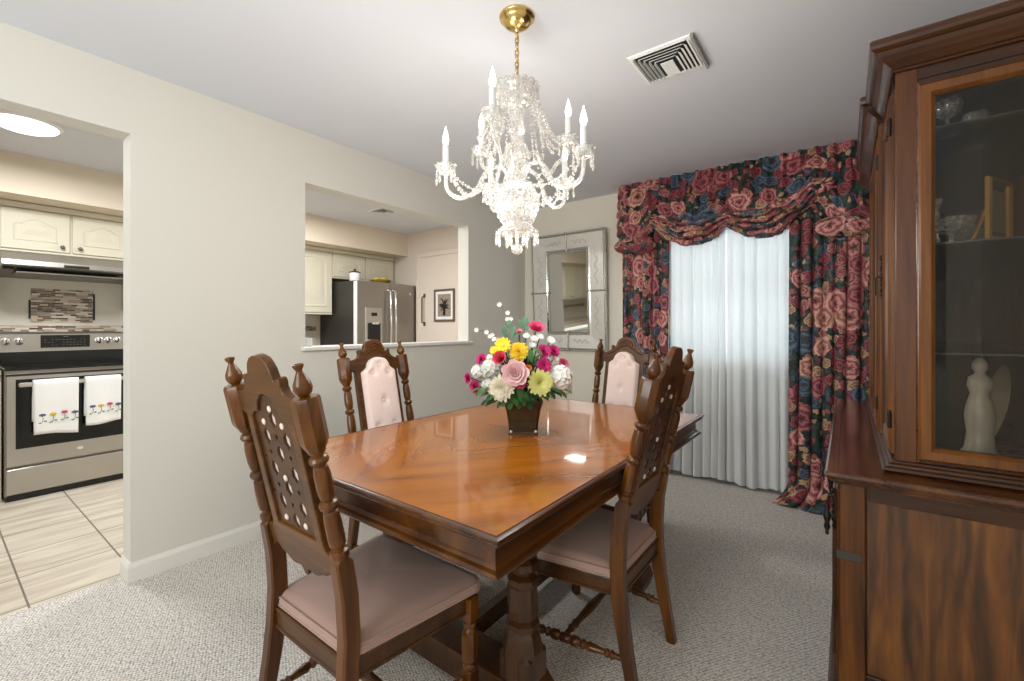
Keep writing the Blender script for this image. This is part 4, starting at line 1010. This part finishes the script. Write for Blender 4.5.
def val(u, v, ret=0):
    R = .19; Ltot = (vx1-vx0)+2*R; d = u*Ltot
    zt = 2.432
    if d < R: x = vx0; yb = -.0-d; side = -1; xs = vx0
    elif d > Ltot-R: x = vx1; yb = -(Ltot-d); side = 1; xs = vx1
    else: x = vx0+d-R; yb = -R; side = 0; xs = x
    zb = bottom(xs)
    z = zt+(zb-zt)*v
    # puffing out
    kind = next((k for a, c, k in seg if a <= xs <= c), 'pouf'); a, c = next(((a, c) for a, c, k in seg if a <= xs <= c), (vx0, vx1)); s = (xs-a)/(c-a)
    gath = .019*sin(d*66+gp[0]+1.5*sin(d*7))*(1-.75*v)+.009*sin(d*131+gp[1])*(1-v)
    puff = .085*sin(pi*min(1, v*1.02))**1.0*(v**.7)*(.35+.65*sin(pi*s)**.6)
    # curved festoon folds concentrated near the hem, follow the bottom edge
    fo = 0
    if v > .35:
        k = (v-.35)/.65; fo = .020*k**1.2*sin(k*17+2.0*sin(pi*s)+gp[2])*(1.2-.5*sin(pi*s))
    # tight pleats radiating from the tied points
    e = min(s, 1-s); pin = math.exp(-(e/.07)**2)*v
    off = gath+puff+fo+pin*.02*sin(v*40+gp[3])
    if v > .93: off -= .05*((v-.93)/.07)**2
    if side == 0: x += .012*sin(z*30+d*20)*v; return (x, yb-off, z)
    return (x+side*off*.7, yb, z)
b = MB(); b.grid(420, 64, val, lambda u, v: (u*2.35, (1-v)*.62+2.0))
b.build('swag', 'floral', V, smooth=180, solid=.003)
# rolled hem bands that lie over the swag bottoms
def hemband(x0, x1, zl, zr, dep, k, r, yy):
    pts = []; rad = []
    for i in range(31):
        s = i/30; pts.append((x0+(x1-x0)*s, yy-.035*sin(pi*s)-.01*sin(s*13+k), zl*(1-s)+zr*s-dep*sin(pi*s)**.85+.006*sin(s*21+k)))
        rad.append(r*(.45+.75*sin(pi*s)**.7)*(1+.12*sin(s*31+k)))
    b = MB(); b.tube(pts, rad, 10); b.uv = {}
    for i in range(31):
        for q in range(10): b.uv[i*10+q] = (i/30*.75+k*.3, q/10*.12+k*.2)
    return b
for j, (x0, x1, zl, zr) in enumerate(((-.56, .03, 2.075, 1.985), (.01, .57, 1.985, 2.10))):
    for k in range(4):
        hb = hemband(x0, x1, zl+.028*k, zr+.028*k, .150-.016*k+.012*(k == 0), k+j*5, .020, -.235-.012*k)
        hb.build('hem_fold', 'floral', V, smooth=180)
# tied choux where the swags are gathered
for cx, cz in ((-.55, 2.10), (.60, 2.15)):
    b = MB(); random.seed(int(cz*100))
    def rose(u, v, cx=cx, cz=cz):
        a = u*2*pi; th = v*pi*.97; r = .060*(1+.18*sin(a*5+v*9)+.1*sin(a*9-v*15))
        return (cx+r*sin(th)*cos(a)*1.25, -.225-r*cos(th)*.9-.02, cz+r*sin(th)*sin(a)*.8)
    b.grid(48, 20, rose, lambda u, v: (u*.35, v*.2+cx)); b.build('gathered_knot', 'floral', V, smooth=180)
# side tails that spill over the drapes
for k, (cx, zz, wd) in enumerate(((-.70, 1.90, .17), (.72, 1.87, .16))):
    b = MB()
    def tail(u, v, cx=cx, zz=zz, wd=wd, k=k):
        a = u*2*pi; th = .04+v*pi*.93; r = 1+.07*sin(a*9+v*6)+.05*sin(a*17)
        return (cx+wd*sin(th)*cos(a)*r, -.205-.060*sin(th)*sin(a)*r-.02, zz+.075-.085*(1-cos(th))*.85+.01*sin(a*4+k))
    b.grid(72, 24, tail, lambda u, v: (u*.9+k, v*.28)); b.build('side_pouf', 'floral', V, smooth=180)

# ================================================================== CHANDELIER
CX, CY = -1.045, 1.421; th0 = radians(36.97)
def ch(r, deg):   # angle in the view frame: 0 = right, 90 = away
    a = radians(deg)+th0; return (r*cos(a), r*sin(a))
K = thing('chandelier', 'crystal chandelier with eight lit candle arms hanging on a brass chain', 'chandelier', (CX, CY, 0))
MB().lathe([(.069, 2.44), (.071, 2.436), (.069, 2.431), (.063, 2.428), (.060, 2.420), (.052, 2.410), (.038, 2.400), (.022, 2.394), (.010, 2.392), (.008, 2.382), (.004, 2.376)], 32).build('canopy', 'brass', K, smooth=50)
b = MB(); z = 2.380; k = 0
while z > 2.20:
    pts = []
    for j in range(13):
        a = j/12*2*pi; dx = .0085*cos(a); dz = .0165*sin(a)
        pts.append((dx, 0, z-.012+dz) if k % 2 else (0, dx, z-.012+dz))
    b.tube(pts, .0026, 6, cap=False); z -= .0235; k += 1
b.tube([(0, 0, 2.38), (.004, .003, 2.30), (0, 0, 2.19)], .002, 6)
b.build('chain', 'brass', K, smooth=60)
def bowl(R, z0, dep, n=24, sc=.10, lobes=12, up=True):
    b = MB()
    def f(u, v):
        a = u*2*pi; r = .012+(R-.012)*v**.8; s = 1+sc*abs(sin(a*lobes/2))*v
        zz = z0+(dep*v**2.2 if up else -dep*v**2.2)+(.006*abs(sin(a*lobes/2))*v*v)
        return (r*s*cos(a), r*s*sin(a), zz)
    b.grid(n*2, 8, f); return b
tb = bowl(.082, 2.075, .085, lobes=16).build('top_bowl', 'crystal', K, smooth=40, solid=.004)
bowl(.045, 2.19, .02, lobes=14, up=False).build('top_crown', 'crystal', K, smooth=40, solid=.004)
stem = [(.010, 2.195), (.016, 2.18), (.010, 2.17), (.012, 2.10), (.03, 2.09), (.034, 2.07), (.028, 2.05), (.032, 2.0), (.036, 1.985), (.026, 1.975), (.024, 1.94), (.04, 1.93), (.052, 1.90), (.050, 1.86), (.036, 1.83), (.022, 1.815), (.03, 1.805), (.035, 1.79), (.05, 1.775)]
MB().lathe(stem, 16).build('stem', 'crystal', K, smooth=25)
b = MB()
def body(u, v):
    a = u*2*pi; t = v; r = .045+.038*sin(pi*min(1, t*1.02))**.8; k = .004*abs(sin(a*8+t*12))+.004*abs(sin(a*8-t*12))
    return ((r+k)*cos(a), (r+k)*sin(a), 1.785-.175*t)
b.grid(64, 24, body); b.build('cut_glass_body', 'crystal', K, smooth=20)
bowl(.075, 1.625, .05, lobes=14, up=False).build('bottom_bell', 'crystal', K, smooth=40, solid=.004)
MB().lathe([(.008, 1.625), (.012, 1.60), (.006, 1.585), (.010, 1.57), (.004, 1.555), (.003, 1.545)], 12).ball((0, 0, 1.520), .022, 16, 10).build('finial_ball', 'crystal', K, smooth=30)
def prism_mesh(L=.075):
    b = MB(); b.ball((0, 0, -.008), .006, 6, 4); b.lathe([(.0015, -L), (.007, -L*.86), (.0045, -L*.35), (.0065, -.022), (.001, -.014)], 6); return b
pm = prism_mesh().build('prism', 'crystal', K, smooth=20); pm_data = pm.data; bpy.data.objects.remove(pm)
def prism(parent, x, y, z, s=1.0, n='prism'):
    o = bpy.data.objects.new(n, pm_data); C.objects.link(o); o.parent = parent; o.location = (x, y, z); o.scale = (s, s, s); return o
def strand(parent, p, q, sag, r=.0058):
    b = MB(); p, q = Vector(p), Vector(q); L = (q-p).length+sag; n = max(4, int(L/.0145))
    for i in range(n+1):
        s = i/n; c = p.lerp(q, s); c.z -= sag*4*s*(1-s); b.ball(c, r*(1.25 if i % 2 else .8), 6, 4)
    return b.build('bead_strand', 'crystal', parent, smooth=20)
def curve(pts, n=26):
    P = [Vector(p) for p in pts]; out = []
    for i in range(len(P)-1):
        a = P[max(0, i-1)]; b_ = P[i]; c = P[i+1]; d = P[min(len(P)-1, i+2)]
        for k in range(n//(len(P)-1)+1):
            t = k/(n//(len(P)-1)+1); out.append(.5*((2*b_)+(c-a)*t+(2*a-5*b_+4*c-d)*t*t+(3*b_-a-3*c+d)*t**3))
    out.append(P[-1]); return out
def arm(deg, R, zc, z_in, low):
    ex, ey = ch(1, deg)
    A = lambda r, z: (r*ex, r*ey, z)
    pts = curve([A(.025, z_in-.02), A(.06, z_in+.045), A(R*.42, z_in+.030), A(R*.58, z_in-.045), A(R*.78, low), A(R*.97, low+.03), A(R, zc-.01)])
    o = MB().tube(pts, .0085, 8).build('arm', 'crystal', K, smooth=60)
    cb = bowl(.040, zc-.008, .030, lobes=10, n=14, sc=.12); cb.v = [(x+R*ex, y+R*ey, z) for x, y, z in cb.v]
    cup = cb.build('drip_cup', 'crystal', o, smooth=40, solid=.003)
    MB().lathe([(.013, zc-.012), (.013, zc-.003), (.009, zc)], 12, Matrix.Translation((R*ex, R*ey, 0))).build('cup_collar', 'chrome', o)
    MB().lathe([(.0125, zc), (.0125, zc+.105), (.010, zc+.108)], 14, Matrix.Translation((R*ex, R*ey, 0))).build('candle_sleeve', 'white', o, smooth=40)
    MB().lathe([(.008, zc+.108), (.0125, zc+.125), (.0125, zc+.135), (.008, zc+.155), (.003, zc+.172), (.0008, zc+.182)], 12, Matrix.Translation((R*ex, R*ey, 0))).build('bulb', 'bulb', o, smooth=60)
    for k in range(5):
        a = 2*pi*k/5+deg; prism(o, R*ex+.038*cos(a), R*ey+.038*sin(a), zc+.012, .85)
    return o
lower_a = [-33, 42, 114, 177]; upper_a = [-115, 9, 84, 136]
for a in lower_a: arm(a, .285, 1.83, 1.80, 1.725)
for a in upper_a: arm(a, .21, 1.95, 1.86, 1.87)
for i, a in enumerate(upper_a):
    p = ch(.080, a); q = ch(.205, a)
    strand(K, (p[0], p[1], 2.155), (q[0]*.95, q[1]*.95, 1.96), .06); strand(K, (p[0]*.98, p[1], 2.15), (q[0]*.9, q[1]*.93, 1.955), .10)
for i, a in enumerate(lower_a):
    p = ch(.080, a); q = ch(.27, a)
    strand(K, (p[0], p[1], 2.15), (p[0]*1.5, p[1]*1.5, 1.90), .015)
    u = ch(.10, a+36); strand(K, (u[0]*.8, u[1]*.8, 2.15), (u[0]*1.05, u[1]*1.05, 1.88), .0)
    q2 = ch(.27, a+72 if a < 177 else 327); strand(K, (q[0], q[1], 1.84), ((q[0]+q2[0])*.36, (q[1]+q2[1])*.36, 1.80), .075)
    strand(K, ((q[0]+q2[0])*.36, (q[1]+q2[1])*.36, 1.80), (q2[0], q2[1], 1.84), .075)
    m = ch(.115, a); strand(K, (m[0], m[1], 1.83), (q[0], q[1], 1.835), .10)
for k in range(10):
    u = ch(.078, k*36+10); w = ch(.165, k*36+26); strand(K, (u[0], u[1], 2.14), (w[0], w[1], 1.93), .05)
    w2 = ch(.10, k*36); w3 = ch(.13, k*36+30); strand(K, (w2[0], w2[1], 1.82), (w3[0], w3[1], 1.72), .05)
for k in range(12):
    a = k*30; x, y = ch(.082, a); prism(K, x, y, 1.595, .8)
for k in range(12):
    a = k*30+15; x, y = ch(.088, a); prism(K, x, y, 1.735, .8)
for k in range(14):
    a = k*360/14; x, y = ch(.085, a); prism(K, x, y, 2.155, .55)
for k in range(8):
    a = k*45; x, y = ch(.035, a); prism(K, x, y, 1.60, .9)
for k, a_ in enumerate(lower_a):
    lo = bpy.data.lights.new('candle_glow', 'POINT'); lo.energy = 6.5; lo.color = (1, .95, .88); lo.shadow_soft_size = .12
    l_o = bpy.data.objects.new('candle_glow', lo); C.objects.link(l_o); x, y = ch(.38, a_+38); l_o.location = (CX+x, CY+y, 1.62)

# ================================================================== FLOWER ARRANGEMENT
F = thing('flower_arrangement', 'mixed pink, white and yellow flower arrangement in a bronze planter on the dining table', 'flowers', (-1.123, 1.571, .76), radians(37))
# local frame: +x right in the photograph, -y toward the camera
def planter():
    b = MB(); lv = [(.062, 0), (.062, .004), (.060, .008), (.064, .05), (.072, .10), (.082, .135), (.083, .140), (.078, .140), (.068, .10)]
    for r, z in lv:
        c = .18*r
        b.v += [(-r+c, -r, z), (r-c, -r, z), (r, -r+c, z), (r, r-c, z), (r-c, r, z), (-r+c, r, z), (-r, r-c, z), (-r, -r+c, z)]
    for i in range(len(lv)-1):
        for k in range(8): b.f.append((i*8+k, i*8+(k+1) % 8, i*8+8+(k+1) % 8, i*8+8+k))
    b.f.append(tuple(range(7, -1, -1))); b.f.append(tuple(range((len(lv)-1)*8, len(lv)*8))); return b
pt = planter().build('planter', 'tin', F)
for sx in (-1, 1): MB().ball((sx*.052, -.063, .012), .006, 8, 6).build('white_bead_foot', 'white', pt)
def petal(b, base, d, up, L, w, cup, droop=0):
    d = Vector(d).normalized(); up = Vector(up).normalized(); s = d.cross(up).normalized(); up = s.cross(d).normalized(); base = Vector(base)
    n = 5; o = len(b.v)
    for i in range(n+1):
        t = i/n; ww = w*sin(pi*(.12+.80*t))**.8; c = base+d*L*t+up*(cup*L*t*t-droop*L*t**3)
        b.v += [tuple(c-s*ww/2+up*cup*ww*.35), tuple(c), tuple(c+s*ww/2+up*cup*ww*.35)]
    for i in range(n):
        for k in range(2): b.f.append((o+i*3+k, o+i*3+k+1, o+(i+1)*3+k+1, o+(i+1)*3+k))
FM = {}
def fm(name, c1, c2=None, rough=.7):
    if name not in FM:
        t = NT(name); n = t.n('TexNoise', in_Vector=t.obj(), in_Scale=60.0, in_Detail=2.0)
        t.set(Base_Color=t.mix(n.outputs[0], c1, c2 or c1), Roughness=rough); t.b.inputs['Subsurface Weight'].default_value = 0; FM[name] = t.m
    return FM[name]
def flower(name, pos, r, mat, kind, cmat=None, label=None, face=None):
    pos = Vector(pos); N = Vector(face) if face else (pos-Vector((0, .05, .22))); N = Vector((N.x, min(N.y, 0)-.12, N.z+.03)).normalized()
    q = N.to_track_quat('Z', 'Y'); b = MB(); rnd = random.random
    if kind == 'dahlia': layers = [(15, 1.0, .0, .9, .26), (15, .9, .22, .9, .26), (14, .76, .5, .8, .26), (12, .6, .85, .8, .26), (9, .44, 1.3, .7, .24), (6, .3, 2.2, .6, .22)]
    elif kind == 'peony': layers = [(7, 1.0, .25, 1.3, .62), (7, .85, .6, 1.2, .6), (6, .65, 1.1, 1.0, .55), (6, .48, 1.7, .9, .5), (5, .3, 2.5, .8, .4)]
    elif kind == 'rose': layers = [(6, .95, .5, 1.2, .7), (6, .75, 1.0, 1.1, .65), (5, .55, 1.8, 1.0, .6), (4, .35, 3.0, .9, .5)]
    elif kind == 'daisy': layers = [(11, 1.0, .15, .8, .30), (11, .9, .3, .8, .28)]
    else: layers = [(8, 1, .3, 1, .4)]
    for li, (n, L, el, cup, w) in enumerate(layers):
        for k in range(n):
            a = 2*pi*(k+.5*(li % 2))/n+.15*rnd(); e = math.atan(el)+.1*(rnd()-.5)
            d = q @ Vector((cos(a)*cos(e), sin(a)*cos(e), sin(e))); u = q @ Vector((-cos(a)*sin(e), -sin(a)*sin(e), cos(e)))
            petal(b, pos+N*(.04*r*li), d, u, r*L*(.92+.14*rnd()), r*w*1.5, .28*cup, .1)
    o = b.build(name, mat, F, smooth=180)
    if label: o['label'] = label
    if cmat:
        cc = MB(); cc.ball(pos+N*r*.12, r*.26, 10, 6); cc.build('flower_centre', cmat, o, smooth=60)
    st = MB(); base = Vector((pos.x*.12, pos.y*.12+.01, .12)); mid = (pos+base)/2+Vector((0, .0, .02)); st.tube([base, mid, pos-N*.01], .0028, 5)
    st.build('stem', GRN, o, smooth=60)
    return o
GRN = fm('leaf_green', '1f3819', '365a2a'); GR2 = fm('eucalyptus_green', '4a6a55', '6b8a70'); GR3 = fm('dark_leaf', '1d3118', '345428')
cream = fm('cream_petal', 'efe9cf', 'f5f1de'); lime = fm('lime_petal', 'dfe289', 'ecec9f'); pinkl = fm('pale_pink_petal', 'eab9bd', 'f3d2d0')
redp = fm('coral_petal', 'd3394f', 'e45667'); yel = fm('yellow_petal', 'e9c21c', 'f2d338'); mag = fm('magenta_petal', 'b81a66', 'd63486'); hot = fm('hot_pink_petal', 'cf2f63', 'e55b88')
whitep = fm('white_petal', 'ece9e2', 'f6f4ee'); bluew = fm('bluish_white_petal', 'cdd3cc', 'e2e4dc'); salm = fm('salmon_petal', 'dd7a8a', 'e9a0a8')
random.seed(21)
def P(x, y, dep): return ((x-332)/1044, dep, (595-y)/1044)
fl = [('dahlia', (240, 383), -.125, .056, cream, 'dahlia', None, 'large cream dahlia at the lower left of the bouquet'), ('dahlia', (400, 358), -.135, .056, lime, 'dahlia', None, 'lime yellow dahlia at the lower right of the bouquet'),
      ('peony', (300, 322), -.14, .062, pinkl, 'peony', None, 'pale pink peony at the bouquet centre'), ('peony_bud', (318, 362), -.12, .032, hot, 'rose', None, None),
      ('rose', (235, 262), -.11, .040, redp, 'rose', None, 'coral red rose above the pink peony'), ('daisy', (245, 208), -.08, .040, yel, 'daisy', yel, 'yellow flower at the upper left'), ('daisy', (312, 233), -.09, .044, yel, 'dahlia', None, 'yellow flower nearer the centre'),
      ('daisy', (205, 228), -.06, .022, yel, 'daisy', yel, None),
      ('carnation', (148, 268), -.04, .028, mag, 'dahlia', None, None), ('carnation', (88, 352), -.03, .024, mag, 'dahlia', None, None), ('carnation', (122, 385), -.06, .031, mag, 'dahlia', None, None),
      ('rose', (390, 138), -.02, .042, hot, 'peony', None, 'hot pink rose at the top of the bouquet'), ('rose_bud', (315, 150), -.02, .019, salm, 'rose', None, None),
      ('carnation', (418, 230), -.09, .033, mag, 'dahlia', None, None), ('carnation', (464, 232), -.06, .030, mag, 'dahlia', None, None), ('carnation', (418, 290), -.11, .035, mag, 'dahlia', None, None), ('carnation', (508, 292), -.04, .030, hot, 'dahlia', None, None),
      ('rose_bud', (350, 300), -.13, .02, fm('orange_petal', 'e8833c', 'f09c50'), 'rose', None, None)]
for nm, (x, y), dep, r, mt_, kd, cm, lb in fl: flower(nm, P(x, y, dep), r, mt_, kd, cm, lb)
def cluster(name, c, R, n, mat, pr=.011, label=None):
    b = MB(); c = Vector(c)
    for k in range(n):
        th = math.acos(1-1.6*(k+.5)/n); ph = k*2.39996
        d = Vector((sin(th)*cos(ph), -cos(th), sin(th)*sin(ph))); p = c+d*R*(.88+.2*random.random())
        for q in range(4):
            a = q*pi/2+k; s = d.orthogonal().normalized(); s2 = d.cross(s); petal(b, p, s*cos(a)+s2*sin(a), d, pr, pr*.9, .2)
    o = b.build(name, mat, F, smooth=180); MB().ball(c, R*.8, 10, 8).build('cluster_core', bluew, o, smooth=60)
    if label: o['label'] = label
cluster('hydrangea', P(490, 345, -.07), .052, 80, whitep, .013, 'white hydrangea at the right edge'); cluster('hydrangea', P(190, 308, -.07), .044, 70, bluew, .012, 'bluish white hydrangea at the left')
cluster('hydrangea', P(132, 322, -.03), .028, 35, whitep, .012); cluster('hydrangea', P(512, 390, -.04), .035, 40, whitep, .012); cluster('hydrangea', P(185, 375, -.08), .03, 35, bluew, .012)
for x, y, r in ((380, 178, .020), (452, 185, .022), (372, 205, .018), (405, 168, .018), (185, 262, .018), (470, 262, .02), (345, 165, .016), (440, 262, .018), (205, 180, .012)):
    flower('small_white_blossom', P(x, y, -.05), r, whitep, 'daisy')
# foliage
def leaf(b, base, d, L, w):
    d = Vector(d).normalized(); up = Vector((0, -.35, 1)); petal(b, base, d, up, L, w, .12, .25)
for nm, mt_, n, zz in (('foliage', GRN, 110, .16), ('foliage', GR3, 90, .15)):
    b = MB()
    for k in range(n):
        a = random.uniform(0, 2*pi); el = random.uniform(-.35, 1.3); R = random.uniform(.03, .14)
        d = Vector((cos(a)*cos(el)*1.2, sin(a)*cos(el)*.8, sin(el))); p = Vector((0, 0, zz+.03))+d*R*Vector((1, 1, 1)).length/1.732
        leaf(b, p, d+Vector((0, -.15, -.2)), random.uniform(.04, .065), random.uniform(.018, .028))
    b.build(nm, mt_, F, smooth=180)
b = MB()
for x, y, L, w, dx in ((330, 455, .05, .03, .1), (290, 420, .07, .04, -.2), (310, 440, .06, .045, 0), (345, 430, .06, .04, .2), (240, 470, .05, .03, -.6), (200, 440, .06, .03, -.8), (390, 420, .06, .04, .3), (440, 425, .06, .035, .7), (275, 470, .05, .04, -.1), (160, 420, .06, .03, -1), (490, 430, .05, .03, .9), (360, 250, .07, .035, .1)):
    leaf(b, Vector(P(x, y-30, -.10)), (dx, -.3, -.8), L*.75, w*.7); leaf(b, Vector(P(x+14, y-40, -.12)), (dx+.4, -.3, -.4), L*.7, w*.65); leaf(b, Vector(P(x-14, y-34, -.09)), (dx-.5, -.2, -.5), L*.7, w*.6)
b.build('foliage', fm('bright_leaf', '2c5526', '467a38'), F, smooth=180)
b = MB()
for x, y, dx in ((250, 150, -.1), (285, 150, .15), (262, 180, -.3), (290, 175, .3), (268, 120, .02), (340, 105, .1), (325, 120, -.1), (345, 130, .3)):
    p = Vector(P(x, y+10, -.02)); leaf(b, p, (dx, -.05, 1), .038, .026)
b.tube([P(270, 300, -.02), P(268, 200, -.02), P(268, 120, -.02)], .002, 5); b.tube([P(335, 260, -.01), P(338, 110, -.01)], .0018, 5)
b.build('eucalyptus_sprig', GR2, F, smooth=180)
twig = fm('twig_brown', '5a4a35', '6d5b45')
for pts in ([(250, 230), (215, 180), (172, 145), (120, 138)], [(262, 200), (268, 120), (262, 65), (228, 22)]):
    b = MB(); Q = [P(x, y, -.01) for x, y in pts]; b.tube(Q, .0013, 5); tw = b.build('blossom_twig', twig, F)
    bl = MB(); random.seed(len(Q)*7+pts[0][0])
    for (x, y) in pts[1:]+[((pts[1][0]+pts[2][0])/2, (pts[1][1]+pts[2][1])/2), (pts[2][0]+12, pts[2][1]+22)]:
        c = Vector(P(x+random.uniform(-5, 5), y+random.uniform(-5, 5), -.015))
        for q in range(5):
            a = q*2*pi/5; petal(bl, c, (cos(a), -.2, sin(a)), (0, -1, 0), .011, .010, .25)
    bl.build('blossom', whitep, tw, smooth=180)
